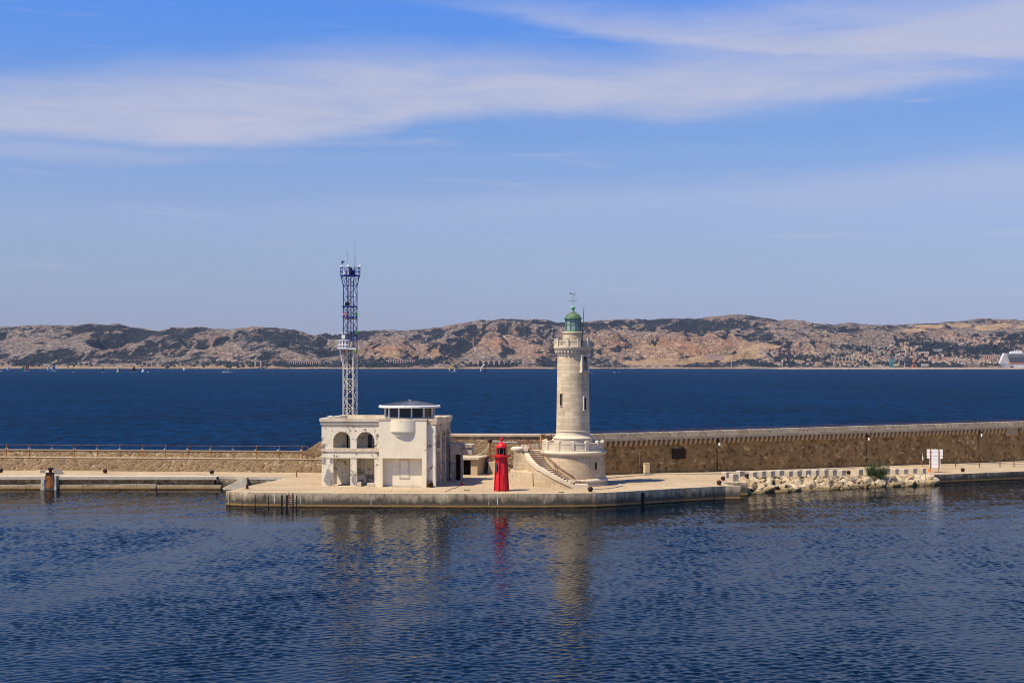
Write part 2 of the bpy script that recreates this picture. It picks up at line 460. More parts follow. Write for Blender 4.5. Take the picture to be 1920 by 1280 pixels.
# ------------------------------------------------------------------ mesh builder
class MB:
    def __init__(s):
        s.v, s.f, s.mi, s.uv, s.sm = [], [], [], [], []

    def face(s, pts, m=0, uv=None, smooth=False):
        i = len(s.v)
        s.v += [tuple(p) for p in pts]
        s.f.append(list(range(i, i + len(pts))))
        s.mi.append(m)
        s.uv.append(uv)
        s.sm.append(smooth)

    def hexa(s, p, m=0):
        """p: 4 bottom (ccw from above) + 4 top"""
        for q in ((3, 2, 1, 0), (4, 5, 6, 7), (0, 1, 5, 4), (1, 2, 6, 5), (2, 3, 7, 6), (3, 0, 4, 7)):
            s.face([p[k] for k in q], m)

    def box(s, x0, x1, y0, y1, z0, z1, m=0):
        s.hexa([(x0, y0, z0), (x1, y0, z0), (x1, y1, z0), (x0, y1, z0),
                (x0, y0, z1), (x1, y0, z1), (x1, y1, z1), (x0, y1, z1)], m)

    def obox(s, c, size, rz=0.0, m=0, taper=1.0, ch=0.0):
        cx, cy, cz = c
        hx, hy, hz = size[0] / 2, size[1] / 2, size[2] / 2
        ca, sa = cos(rz), sin(rz)

        def P(x, y, z):
            return (cx + x * ca - y * sa, cy + x * sa + y * ca, cz + z)
        t = taper
        if ch <= 0:
            s.hexa([P(-hx, -hy, -hz), P(hx, -hy, -hz), P(hx, hy, -hz), P(-hx, hy, -hz),
                    P(-hx * t, -hy * t, hz), P(hx * t, -hy * t, hz), P(hx * t, hy * t, hz), P(-hx * t, hy * t, hz)], m)
        else:
            k = 1 - ch / hx
            s.hexa([P(-hx, -hy, -hz), P(hx, -hy, -hz), P(hx, hy, -hz), P(-hx, hy, -hz),
                    P(-hx, -hy, hz - ch), P(hx, -hy, hz - ch), P(hx, hy, hz - ch), P(-hx, hy, hz - ch)], m)
            s.hexa([P(-hx, -hy, hz - ch), P(hx, -hy, hz - ch), P(hx, hy, hz - ch), P(-hx, hy, hz - ch),
                    P(-hx * k, -hy * k, hz), P(hx * k, -hy * k, hz), P(hx * k, hy * k, hz), P(-hx * k, hy * k, hz)], m)

    def tube(s, p, q, r, n=6, m=0, r2=None, caps=True, smooth=True):
        p, q = Vector(p), Vector(q)
        r2 = r if r2 is None else r2
        d = (q - p)
        if d.length < 1e-6:
            return
        d.normalize()
        a = d.orthogonal().normalized()
        b = d.cross(a)
        i = len(s.v)
        for k in range(n):
            w = 2 * pi * k / n
            o = a * cos(w) + b * sin(w)
            s.v.append(tuple(p + o * r))
            s.v.append(tuple(q + o * r2))
        for k in range(n):
            j = (k + 1) % n
            s.f.append([i + 2 * k, i + 2 * j, i + 2 * j + 1, i + 2 * k + 1])
            s.mi.append(m)
            s.uv.append(None)
            s.sm.append(smooth)
        if caps:
            s.f.append([i + 2 * k for k in range(n)][::-1])
            s.f.append([i + 2 * k + 1 for k in range(n)])
            s.mi += [m, m]
            s.uv += [None, None]
            s.sm += [False, False]

    def path(s, pts, r, n=6, m=0):
        for a, b in zip(pts[:-1], pts[1:]):
            s.tube(a, b, r, n, m)

    def lathe(s, prof, n=48, c=(0, 0), m=0, a0=0.0, a1=2 * pi, rref=None, smooth=True, rot=0.0):
        full = abs(a1 - a0 - 2 * pi) < 1e-6
        cnt = n if full else n + 1
        i = len(s.v)
        for (r, z) in prof:
            for k in range(cnt):
                w = a0 + rot + (a1 - a0) * k / n
                s.v.append((c[0] + r * cos(w), c[1] + r * sin(w), z))
        R = rref or max(r for r, z in prof)
        ln = [0.0]
        for a, b in zip(prof[:-1], prof[1:]):
            ln.append(ln[-1] + sqrt((a[0] - b[0]) ** 2 + (a[1] - b[1]) ** 2))
        z0 = prof[0][1]
        for j in range(len(prof) - 1):
            for k in range(n):
                k2 = (k + 1) % cnt
                s.f.append([i + j * cnt + k, i + j * cnt + k2, i + (j + 1) * cnt + k2, i + (j + 1) * cnt + k])
                u0, u1 = R * (a1 - a0) * k / n, R * (a1 - a0) * (k + 1) / n
                s.uv.append([(u0, z0 + ln[j]), (u1, z0 + ln[j]), (u1, z0 + ln[j + 1]), (u0, z0 + ln[j + 1])])
                s.mi.append(m)
                s.sm.append(smooth)

    def disc(s, r, z, n=48, c=(0, 0), m=0, rot=0.0, up=True):
        pts = [(c[0] + r * cos(rot + 2 * pi * k / n), c[1] + r * sin(rot + 2 * pi * k / n), z) for k in range(n)]
        s.face(pts if up else pts[::-1], m)

    def prism(s, poly, z0, z1, m=0, mside=None):
        f0 = z0 if callable(z0) else (lambda x, y: z0)
        f1 = z1 if callable(z1) else (lambda x, y: z1)
        ms = m if mside is None else mside
        lo = [(x, y, f0(x, y)) for x, y in poly]
        hi = [(x, y, f1(x, y)) for x, y in poly]
        s.face(hi, m)
        s.face(lo[::-1], m)
        n = len(poly)
        u = 0.0
        for k in range(n):
            j = (k + 1) % n
            L = sqrt((poly[k][0] - poly[j][0]) ** 2 + (poly[k][1] - poly[j][1]) ** 2)
            s.face([lo[k], lo[j], hi[j], hi[k]], ms,
                   [(u, lo[k][2]), (u + L, lo[j][2]), (u + L, hi[j][2]), (u, hi[k][2])])
            u += L

    def sphere(s, c, r, n=12, m=0, sz=1.0):
        prof = [(max(1e-4, r * cos(-pi / 2 + pi * k / n)), c[2] + sz * r * sin(-pi / 2 + pi * k / n)) for k in range(n + 1)]
        s.lathe(prof, n * 2, (c[0], c[1]), m)

    def build(s, name, mats, parent=None, loc=None, rz=None, bevel=0.0, angle=40):
        me = bpy.data.meshes.new(name)
        me.from_pydata(s.v, [], s.f)
        if not isinstance(mats, (list, tuple)):
            mats = [mats]
        for m in mats:
            me.materials.append(M[m] if isinstance(m, str) else m)
        me.polygons.foreach_set('material_index', s.mi)
        me.polygons.foreach_set('use_smooth', s.sm)
        lay = me.uv_layers.new(name='UVMap')
        uvs = np.zeros((len(me.loops), 2), np.float32)
        for p, uv in zip(me.polygons, s.uv):
            ls = p.loop_start
            if uv is not None and len(uv) == p.loop_total:
                for k in range(p.loop_total):
                    uvs[ls + k] = uv[k]
            else:
                nrm = p.normal
                ax = max(range(3), key=lambda i: abs(nrm[i]))
                for k in range(p.loop_total):
                    co = me.vertices[me.loops[ls + k].vertex_index].co
                    uvs[ls + k] = (co.y, co.z) if ax == 0 else ((co.x, co.z) if ax == 1 else (co.x, co.y))
        lay.data.foreach_set('uv', uvs.ravel())
        if any(s.sm):
            me.set_sharp_from_angle(angle=RAD(angle))
        me.update()
        o = bpy.data.objects.new(name, me)
        COL.objects.link(o)
        if parent is not None:
            o.parent = parent
        if loc is not None:
            o.location = loc
        if rz is not None:
            o.rotation_euler = (0, 0, rz)
        if bevel > 0:
            bm = bmesh.new()
            bm.from_mesh(me)
            bmesh.ops.remove_doubles(bm, verts=bm.verts, dist=1e-4)
            bmesh.ops.bevel(bm, geom=[e for e in bm.edges if e.calc_face_angle(0) > 0.5], offset=bevel, segments=1,
                            affect='EDGES', profile=0.5)
            bm.to_mesh(me)
            bm.free()
        return o


def tag(o, label, cat, group=None):
    o['label'] = label
    o['category'] = cat
    if group:
        o['group'] = group
    return o


def thing(name, label, cat, loc=(0, 0, 0), rz=0.0, group=None):
    o = bpy.data.objects.new(name, None)
    COL.objects.link(o)
    o.location = loc
    o.rotation_euler = (0, 0, rz)
    return tag(o, label, cat, group)


def struct(o, kind='structure'):
    o['kind'] = kind
    return o


def dup(root, loc, rz=None, label=None, scale=None):
    r = root.copy()
    COL.objects.link(r)
    r.location = loc
    if rz is not None:
        r.rotation_euler = (0, 0, rz)
    if scale is not None:
        r.scale = scale
    if label:
        r['label'] = label
    for ch in list(root.children):
        c = ch.copy()
        COL.objects.link(c)
        c.parent = r
        for g in list(ch.children):
            d = g.copy()
            COL.objects.link(d)
            d.parent = c
    return r


def wall_openings(mb, L, Hh, T, ops, P, m=0, mj=None, nseg=10):
    """wall in its own (u,v,w) frame with openings (u0,u1,v0,v1,arched); P maps (u,depth,v) to a point"""
    mj = m if mj is None else mj
    us = {0.0, L}
    for (a, b, v0, v1, ar) in ops:
        us |= {a, b}
        if ar:
            for k in range(1, 2 * nseg):
                us.add(a + (b - a) * (1 - cos(pi * k / (2 * nseg))) / 2)
    us = sorted(us)

    def top(op, u):
        a, b, v0, v1, ar = op
        if not ar:
            return v1
        R = (b - a) / 2
        return v1 - R + sqrt(max(0.0, R * R - (u - (a + b) / 2) ** 2))
    for u0, u1 in zip(us[:-1], us[1:]):
        um = (u0 + u1) / 2
        act = sorted([o for o in ops if o[0] < um < o[1]], key=lambda o: o[2])
        cur = [(0.0, 0.0)]
        segs = []
        for o in act:
            segs.append((cur[-1], (o[2], o[2])))
            cur.append((top(o, u0), top(o, u1)))
        segs.append((cur[-1], (Hh, Hh)))
        for (b0, b1), (t0, t1) in segs:
            if t0 - b0 < 1e-5 and t1 - b1 < 1e-5:
                continue
            for d, fl in ((0, False), (T, True)):
                q = [(u0, b0), (u1, b1), (u1, t1), (u0, t0)]
                pts = [P(u, d, v) for u, v in q]
                mb.face(pts[::-1] if fl else pts, m, ([(a, b) for a, b in q][::-1] if fl else q))
        for o in act:
            if o[2] > 0:
                mb.face([P(u0, 0, o[2]), P(u1, 0, o[2]), P(u1, T, o[2]), P(u0, T, o[2])], mj)
            mb.face([P(u0, T, top(o, u0)), P(u1, T, top(o, u1)), P(u1, 0, top(o, u1)), P(u0, 0, top(o, u0))], mj)
    for (a, b, v0, v1, ar) in ops:
        vt = v1 - (b - a) / 2 if ar else v1
        mb.face([P(a, 0, v0), P(a, T, v0), P(a, T, vt), P(a, 0, vt)], mj)
        mb.face([P(b, T, v0), P(b, 0, v0), P(b, 0, vt), P(b, T, vt)], mj)
    mb.face([P(0, 0, Hh), P(L, 0, Hh), P(L, T, Hh), P(0, T, Hh)], m)
    mb.face([P(0, T, 0), P(0, 0, 0), P(0, 0, Hh), P(0, T, Hh)], m)
    mb.face([P(L, 0, 0), P(L, T, 0), P(L, T, Hh), P(L, 0, Hh)], m)


# ------------------------------------------------------------------ camera, sun, sky
SUN_EL, SUN_AZ = 58.0, 31.0               # azimuth: degrees off -X towards -Y
cam = bpy.data.cameras.new('camera')
cam.sensor_width = 36.0
cam.lens = 36.0 * F / 1920
cam.shift_y = (YH - 640) / 1920
cam.clip_start, cam.clip_end = 1.0, 60000.0
co = bpy.data.objects.new('camera', cam)
COL.objects.link(co)
co.location = (0, 0, H)
co.rotation_euler = (RAD(90), 0, 0)
SC.camera = co

sd = Vector((-cos(RAD(SUN_AZ)) * cos(RAD(SUN_EL)), -sin(RAD(SUN_AZ)) * cos(RAD(SUN_EL)), sin(RAD(SUN_EL))))
sl = bpy.data.lights.new('sun', 'SUN')
sl.energy = 5.0
sl.angle = RAD(0.55)
sl.color = (1.0, 0.87, 0.655)
so = bpy.data.objects.new('sun', sl)
COL.objects.link(so)
so.rotation_euler = sd.to_track_quat('Z', 'Y').to_euler()


def build_world():
    w = bpy.data.worlds.new('World')
    SC.world = w
    w.use_nodes = True
    t = NT.__new__(NT)
    t.t = w.node_tree
    bg = t.t.nodes['Background']
    sky = t.n('ShaderNodeTexSky')
    sky.sky_type = 'NISHITA'
    sky.sun_disc = False
    sky.sun_elevation = RAD(SUN_EL)
    sky.sun_rotation = RAD(360 - (90 + SUN_AZ))
    sky.altitude = 0
    sky.air_density, sky.dust_density, sky.ozone_density = 1.25, 0.3, 2.5
    base = t.mix(1.0, sky.outputs[0], (0.66, 0.86, 1.30), 'MULTIPLY')
    d = t.co('Generated')
    x, y, z = t.sep(d)
    tint = t.ramp(t.math('MULTIPLY', t.math('ARCSINE', z), 2.0), [(0.0, (0.62, 0.575, 0.75)), (0.072, (0.665, 0.585, 0.715)), (0.150, (0.80, 0.66, 0.675)), (0.20, (0.92, 0.715, 0.705)), (0.34, (0.765, 0.735, 0.765)), (0.49, (0.575, 0.755, 0.96))])
    base = t.mix(1.0, t.mix(1.0, base, tint, 'MULTIPLY'), (1.22, 1.22, 1.22), 'MULTIPLY')
    az = t.math('ARCTAN2', x, y)                       # 0 ahead, + to the right
    el = t.math('ARCSINE', z)
    comb = t.n('ShaderNodeCombineXYZ')
    t.lk(az, comb.inputs[0])
    t.lk(el, comb.inputs[1])
    ae = comb.outputs[0]

    def mp(vec, sc_, rot=0.0, loc=(0, 0, 0)):
        q = t.n('ShaderNodeMapping')
        t.lk(vec, q.inputs[0])
        q.inputs['Scale'].default_value = sc_
        q.inputs['Rotation'].default_value = (0, 0, rot)
        q.inputs['Location'].default_value = loc
        return q.outputs[0]

    def curve(pts):
        """photo-row samples of a cloud edge as elevation over azimuth"""
        c = t.n('ShaderNodeFloatCurve')
        k = c.mapping.curves[0]
        P = [((math.atan((px - 960) / F) + 0.5), math.atan((YH - py) / F)) for px, py in pts]
        while len(k.points) < len(P):
            k.points.new(0.5, 0.5)
        for q, (a, b) in zip(k.points, P):
            q.location = (a, b)
        c.mapping.update()
        t.lk(t.math('ADD', az, 0.5), c.inputs['Value'])
        return c.outputs[0]

    def step(v, a, b):
        r = t.n('ShaderNodeMapRange', interpolation_type='SMOOTHSTEP')
        t.lk(v, r.inputs[0])
        r.inputs[1].default_value, r.inputs[2].default_value = a, b
        return r.outputs[0]

    wisp = t.noise(mp(ae, (9, 60, 1), RAD(-3)), 1.0, 7, 0.62, 0.7)
    wob = t.math('MULTIPLY', t.math('SUBTRACT', t.noise(mp(ae, (7, 30, 1), RAD(-4), (2, 1, 0)), 1.0, 6, 0.6, 0.6), 0.5), 0.024)
    e2 = t.math('ADD', el, wob)
    lo = curve([(-400, 300), (0, 296), (250, 288), (520, 282), (700, 262), (850, 228), (1080, 214), (1250, 226), (1450, 214), (1650, 200), (1920, 178), (2300, 150)])
    hi = curve([(-400, 210), (0, 190), (200, 165), (450, 140), (700, 118), (900, 112), (1150, 120), (1350, 120), (1550, 128), (1750, 138), (1920, 168), (2300, 150)])
    b1 = t.math('MULTIPLY', step(t.math('SUBTRACT', e2, lo), -0.006, 0.011), step(t.math('SUBTRACT', hi, e2), -0.020, 0.018))
    lo2 = curve([(900, 30), (1150, 75), (1350, 108), (1500, 128), (1700, 146), (1920, 158), (2300, 170)])
    hi2 = curve([(900, 28), (1150, 30), (1350, 42), (1500, 48), (1700, 30), (1920, 0), (2300, -60)])
    b2 = t.math('MULTIPLY', step(t.math('SUBTRACT', e2, lo2), -0.003, 0.009), step(t.math('SUBTRACT', hi2, e2), -0.020, 0.018))
    lo3 = curve([(-400, 330), (0, 330), (300, 318), (500, 305), (700, 300)])
    hi3 = curve([(-400, 296), (0, 296), (300, 298), (500, 304), (700, 305)])
    b3 = t.math('MULTIPLY', step(t.math('SUBTRACT', e2, lo3), -0.006, 0.008), step(t.math('SUBTRACT', hi3, e2), -0.010, 0.008))
    lo4 = curve([(700, 400), (1000, 400), (1300, 392), (1600, 396), (1920, 400), (2300, 400)])
    hi4 = curve([(700, 395), (1000, 372), (1300, 355), (1600, 340), (1920, 318), (2300, 300)])
    b4 = t.math('MULTIPLY', step(t.math('SUBTRACT', e2, lo4), -0.015, 0.02), step(t.math('SUBTRACT', hi4, e2), -0.015, 0.015))
    lo5 = curve([(900, 215), (1100, 215), (1300, 228), (1500, 220), (1700, 205), (1920, 185), (2300, 180)])
    hi5 = curve([(900, 205), (1100, 150), (1300, 70), (1500, 20), (1700, -20), (1920, -40), (2300, -80)])
    b5 = t.math('MULTIPLY', step(t.math('SUBTRACT', e2, lo5), -0.012, 0.03), step(t.math('SUBTRACT', hi5, e2), -0.03, 0.03))
    den = t.ramp(wisp, [(0.25, 0.62), (0.66, 1.0)])
    m1 = t.math('MULTIPLY', t.math('MAXIMUM', b1, b2), t.math('MAXIMUM', den, t.math('MULTIPLY', b2, 0.92)))
    streak = t.noise(mp(ae, (6, 75, 1), RAD(-2), (5, 3, 0)), 1.0, 6, 0.6, 0.5)
    thin = t.math('MULTIPLY', step(streak, 0.56, 0.74), 0.30)
    thin = t.math('MULTIPLY', thin, step(el, 0.02, 0.09))
    m2 = t.math('MAXIMUM', t.math('MULTIPLY', b3, 0.45), t.math('MAXIMUM', t.math('MULTIPLY', b4, 0.48), t.math('MULTIPLY', t.math('MULTIPLY', b5, den), 0.72)))
    tot = t.math('MAXIMUM', t.math('MULTIPLY', m1, 0.90), t.math('MAXIMUM', m2, thin))
    cloud = t.mix(den, (4.7, 4.9, 6.45), (5.3, 5.45, 6.85))
    front = step(y, 0.0, 0.2)
    # outside the view the same thin streaks carry on
    tot = t.math('ADD', t.math('MULTIPLY', tot, front), t.math('MULTIPLY', thin, t.math('SUBTRACT', 1.0, front)))
    col = t.mix(tot, base, cloud)
    t.lk(col, bg.inputs[0])
    bg.inputs[1].default_value = 0.075


build_world()

SC.view_settings.view_transform = 'Standard'
SC.view_settings.look = 'None'
SC.view_settings.gamma = 1.0
SC.view_settings.exposure = 0.45
SC.render.engine = 'CYCLES'
SC.cycles.use_denoising = True
SC.cycles.filter_width = 1.0
SC.cycles.max_bounces = 6
SC.cycles.volume_bounces = 0

Q = 1.6                                     # quay level above the water


def zq(x, y=0):
    return Q if x < 32 else (Q - 0.45 * (x - 32) / 23 if x < 55 else 1.15)


#@@SETTING
# ------------------------------------------------------------------ water
def line_y(x):                              # hidden line under the breakwater where the two waters meet
    return 192.5 if x < 9 else 192.5 + (x - 9) * 0.515


def harbour():
    """wind ripples as real relief over the water the camera can see, flat sheets beyond"""
    rw = np.random.default_rng(5)
    gx = np.arange(-80, 86.01, 0.105)
    gy = np.concatenate([np.arange(64, 100, 0.095), np.arange(100, 140, 0.15), np.arange(140, 203.2, 0.27)])
    XX, YY = np.meshgrid(gx.astype(np.float32), gy.astype(np.float32))
    ZZ = np.zeros_like(XX)
    n = 80
    for i in range(n):
        lam = 0.27 * (1.05 / 0.27) ** rw.random() if i < 70 else rw.uniform(2, 9)
        kk = 2 * pi / lam
        a = RAD(-78) + rw.normal(0, 0.62)
        sl_ = 0.0200 if i < 70 else 0.006
        ZZ += (sl_ / kk * np.sin(kk * (np.cos(a) * XX + np.sin(a) * YY) + rw.random() * 6.28)).astype(np.float32)
    gust = np.ones_like(XX)
    for i in range(9):
        a, lam = rw.uniform(0, 2 * pi), rw.uniform(9, 45)
        gust += .13 * np.sin(2 * pi / lam * (np.cos(a) * XX + np.sin(a) * YY * .45) + rw.random() * 6.28)
    gust = np.clip(gust, .35, 1.7)
    ZZ *= gust.astype(np.float32)
    edge = np.minimum(np.minimum(XX - gx[0], gx[-1] - XX), np.minimum(YY - gy[0], gy[-1] - YY))
    ZZ *= np.clip(edge / 3, 0, 1)
    ny_, nx_ = XX.shape
    v = np.stack([XX, YY, ZZ], -1).reshape(-1, 3)
    x0, x1, y0, y1 = gx[0], gx[-1], gy[0], gy[-1]
    ex = np.array([(-900, -300, 0), (900, -300, 0), (900, y0, 0), (-900, y0, 0), (x0, y0, 0), (x0, y1, 0), (-900, y1, 0), (x1, y0, 0), (x1, y1, 0), (900, y1, 0)], np.float32)
    b0 = len(v)
    v = np.concatenate([v, ex]).astype(np.float32)
    idx = np.arange(ny_ * nx_).reshape(ny_, nx_)
    qd = np.stack([idx[:-1, :-1], idx[:-1, 1:], idx[1:, 1:], idx[1:, :-1]], -1).reshape(-1, 4)
    qd = np.concatenate([qd, b0 + np.array([(0, 1, 2, 3), (3, 4, 5, 6), (7, 2, 9, 8)])]).astype(np.int32)
    return grid_mesh('harbour_water', v, qd)


def grid_mesh(name, v, qd):
    me = bpy.data.meshes.new(name)
    me.vertices.add(len(v))
    me.vertices.foreach_set('co', v.astype(np.float32).ravel())
    me.loops.add(qd.size)
    me.polygons.add(len(qd))
    me.loops.foreach_set('vertex_index', qd.ravel())
    me.polygons.foreach_set('loop_start', np.arange(0, qd.size, 4, dtype=np.int32))
    me.polygons.foreach_set('loop_total', np.full(len(qd), 4, np.int32))
    me.polygons.foreach_set('use_smooth', np.ones(len(qd), bool))
    me.update(calc_edges=True)
    o = bpy.data.objects.new(name, me)
    COL.objects.link(o)
    return o


hw_ = struct(harbour())
hw_.data.materials.append(m_water('harbour_water', (0.0001, 0.0046, 0.0095), 3.6, 0.03, 0.84, 0.0, 0.03))
mb = MB()
mb.face([(-16000, 192.5, 0), (9, 192.5, 0), (9, 13000, 0), (-16000, 13000, 0)])
mb.face([(9, 192.5, 0), (900, line_y(900), 0), (900, 13000, 0), (9, 13000, 0)])
mb.face([(900, -300, 0), (16000, -300, 0), (16000, 13000, 0), (900, 13000, 0)])
mb.face([(-16000, -300, 0), (-900, -300, 0), (-900, 192.5, 0), (-16000, 192.5, 0)])
struct(mb.build('open_sea', m_water('open_sea_water', (0.0012, 0.0205, 0.066), 0.42, 0.9, 0.15, 1.0, 0.16, 0.55)))

# ------------------------------------------------------------------ quay
OUT = [(-150, 183.9), (-38.2, 183.9), (-38.2, 185.0), (-29.3, 183.2), (-29.7, 177.8), (-30.5, 175.0), (-31.4, 170.7), (-32.7, 162.6),
       (-30, 161.4), (-20, 160.4), (-6.6, 159.8), (0, 159.7), (4, 159.85), (7, 160.2), (9.5, 160.8), (11.8, 161.8), (13.6, 162.9), (15.3, 164.1), (20, 167.0), (25.5, 169.9), (27.3, 170.0),
       (26.2, 171.6), (25.9, 175.0), (29.0, 175.0), (29.3, 182.5),
       (34, 184.6), (40, 186.8), (48, 189.8), (57.7, 193.6), (72, 200.0), (100, 214.5), (260, 297), (260, 330), (80, 234), (9, 197.5), (-150, 203)]
mb = MB()
n = len(OUT)
mb.face([(x, y, zq(x)) for x, y in OUT], 0)
u = 0
for k in range(n):
    a, b = OUT[k], OUT[(k + 1) % n]
    L = sqrt((a[0] - b[0]) ** 2 + (a[1] - b[1]) ** 2)
    za, zb = zq(a[0]), zq(b[0])
    if k == 0:
        u += L
        continue                             # left quay front is built in layers below
    mb.face([(a[0], a[1], -2), (b[0], b[1], -2), (b[0], b[1], zb), (a[0], a[1], za)], 1, [(u, -2), (u + L, -2), (u + L, zb), (u, za)])
    u += L
quay = struct(mb.build('quay_ground', ['paving', 'quay_side']))
bm = bmesh.new()
bm.from_mesh(quay.data)
bmesh.ops.triangulate(bm, faces=[f for f in bm.faces if len(f.verts) > 4])
bm.to_mesh(quay.data)
bm.free()
# pale edge kerb of the pier head, proud of the paving
mb = MB()
seq = OUT[7:21]
for a, b in zip(seq[:-1], seq[1:]):
    d = Vector((b[0] - a[0], b[1] - a[1]))
    nn = Vector((-d.y, d.x)).normalized()
    P4 = [(a[0] + nn.x * .03, a[1] + nn.y * .03), (b[0] + nn.x * .03, b[1] + nn.y * .03), (b[0] + nn.x * .62, b[1] + nn.y * .62), (a[0] + nn.x * .62, a[1] + nn.y * .62)]
    mb.hexa([(x, y, Q - .1) for x, y in P4] + [(x, y, Q + .025) for x, y in P4])
struct(mb.build('quay_kerb', 'coping_pale'))
# joints and slots in the pier face: dark strips, recess shade put into the colour
mb = MB()


def on_front(x):
    for a, b in zip(OUT[7:20], OUT[8:21]):
        if a[0] <= x <= b[0]:
            k = (x - a[0]) / (b[0] - a[0])
            return a[1] + k * (b[1] - a[1]), math.atan2(b[1] - a[1], b[0] - a[0])
    return 160, 0


for px, wd in ((429.5, .07), (454, .08), (478.5, .07), (503.5, .08), (528.5, .22), (538.5, .3), (556, .1), (1205, .55), (1252, .05), (1338, .06)):
    x = (px - 960) / F * 161.5
    for _ in range(3):
        yy, a = on_front(x)
        x = (px - 960) / F * yy
    mb.obox((x, yy + 0.0, Q / 2 - .35), (wd, .03, Q + .2), a)
struct(mb.build('quay_joint_shade', 'seam'))

# left quay: cap, recessed masonry course, projecting footing
mb = MB()
mb.box(-150, -38.2, 183.9, 186.0, Q - .36, Q + .02, 0)
struct(mb.build('quay_cap', 'concrete'))
mb = MB()
mb.box(-150, -38.6, 184.5, 186.0, .45, Q - .36)
struct(mb.build('quay_masonry', 'rubble_left'))
mb = MB()
x = -150.0
rs = random.Random(5)
while x < -38.0:
    w = min(rs.uniform(3.5, 7.5), -37.6 - x)
    f = 183.5 + rs.uniform(-.12, .12)
    tp = .62 + rs.uniform(-.08, .1)
    mb.hexa([(x, f - .15, -1.5), (x + w - .04, f - .15, -1.5), (x + w - .04, 186, -1.5), (x, 186, -1.5),
             (x, f + .12, tp), (x + w - .04, f + .12, tp), (x + w - .04, 186, tp + .02), (x, 186, tp + .02)])
    x += w
struct(mb.build('quay_footing', 'quay_footing'))
# recess between the left quay and the pier head: pale band with rubble below and steps going down to the left
mb = MB()
mb.hexa([(-38.2, 184.96, Q - .34), (-29.3, 183.16, Q - .34), (-29.3, 183.5, Q - .34), (-38.2, 185.3, Q - .34),
         (-38.2, 184.96, Q + .03), (-29.3, 183.16, Q + .03), (-29.3, 183.5, Q + .03), (-38.2, 185.3, Q + .03)])
struct(mb.build('quay_cap', 'concrete'))
mb = MB()
for k in range(9):
    x0 = -34.2 - k * .36
    yy = 184.2 - (x0 + 34.2) * .202 - .05
    mb.hexa([(x0 - .36, yy - .8, -1), (x0, yy - .87, -1), (x0, yy, -1), (x0 - .36, yy + .07, -1),
             (x0 - .36, yy - .8, Q - .02 - k * .175), (x0, yy - .87, Q - .02 - k * .175), (x0, yy, Q - .02 - k * .175), (x0 - .36, yy + .07, Q - .02 - k * .175)])
struct(mb.build('quay_steps', 'concrete'))


# ------------------------------------------------------------------ breakwater walls
LW = [(-150, 203.6), (-70.4, 195.6), (-25.8, 191.15), (-22, 190.8)]


def lw_y(x):
    for a, b in zip(LW[:-1], LW[1:]):
        if a[0] <= x <= b[0]:
            return a[1] + (b[1] - a[1]) * (x - a[0]) / (b[0] - a[0])
    return LW[-1][1]


wall = thing('breakwater_wall', 'low tan rubble sea wall in two steps along the left quay', 'wall', (-47, 193.2, Q))
ox, oy, oz = wall.location


def strip(mb, x0, x1, f0, f1, z0, z1a, z1b=None, m=0, batter=0.0):
    z1b = z1a if z1b is None else z1b
    mb.hexa([(x0 - ox, lw_y(x0) + f0 - oy, z0 - oz), (x1 - ox, lw_y(x1) + f0 - oy, z0 - oz), (x1 - ox, lw_y(x1) + f1 - oy, z0 - oz), (x0 - ox, lw_y(x0) + f1 - oy, z0 - oz),
             (x0 - ox, lw_y(x0) + f0 + batter - oy, z1a - oz), (x1 - ox, lw_y(x1) + f0 + batter - oy, z1b - oz), (x1 - ox, lw_y(x1) + f1 - oy, z1b - oz), (x0 - ox, lw_y(x0) + f1 - oy, z1a - oz)], m)


mb = MB()
for a, b in ((-150, -110), (-110, -70.4), (-70.4, -48), (-48, -25.8), (-25.8, -22)):
    strip(mb, a, b, 0, 2.6, 1.2, 3.36, batter=.15)
mb.build('lower_wall', 'rubble_left', wall)
mb = MB()
for a, b in ((-150, -110), (-110, -70.4), (-70.4, -48), (-48, -25.8), (-25.8, -22)):
    strip(mb, a, b, .10, 1.2, 3.36, 3.46)
mb.build('ledge', 'coping_pale', wall)
mb = MB()
for a, b in ((-150, -110), (-110, -70.4), (-70.4, -48), (-48, -25.8), (-25.8, -22)):
    strip(mb, a, b, .95, 3.0, 3.45, 4.30, batter=.05)
mb.build('upper_wall', 'rubble_left', wall)
mb = MB()
for a, b in ((-150, -110), (-110, -70.4), (-70.4, -48), (-48, -25.8), (-25.8, -22)):
    strip(mb, a, b, .93, 3.1, 4.30, 4.34)
mb.build('coping', 'wall_top', wall)

rail = thing('railing', 'rusty railing with thin top rail standing on the ledge of the left sea wall', 'railing', (-47, 193.2, 3.46))
ox, oy, oz = rail.location
pxs = [12.2 - 42.55 * 2, 12.2 - 42.55] + [12.2 + 42.5 * k + .012 * k * k for k in range(14)] + [577.5]
prev = None
first = None
for px in pxs:
    x = (px - 960) / F * 194
    for _ in range(3):
        x = (px - 960) / F * (lw_y(x) + .22)
    y = lw_y(x) + .22
    mb = MB()
    mb.tube((x - ox, y - oy, 0), (x - ox, y - oy, 1.74), .062, 6)
    mb.build('post', 'rust', rail)
    if prev:
        mb = MB()
        mb.tube((prev[0] - ox, prev[1] - oy, 1.66), (x - ox, y - oy, 1.66), .022, 5)
        mb.build('top_rail', 'rust', rail)
    if px != 577.5:
        mb = MB()
        mb.obox((x - ox - .30, y - oy + .9, 1.12), (.30, .08, .07))
        mb.tube((x - ox - .16, y - oy + .9, 1.10), (x - ox - .16, y - oy + .9, .86), .02, 4)
        mb.build('white_bracket', 'white', rail)
    prev = (x, y)

# higher wall: sloping end, then level behind the control building as far as the lighthouse
hw = thing('sea_wall', 'tan rubble sea wall with pale capstones rising behind the cream building', 'wall', (-10, 191.4, Q))
ox, oy, oz = hw.location


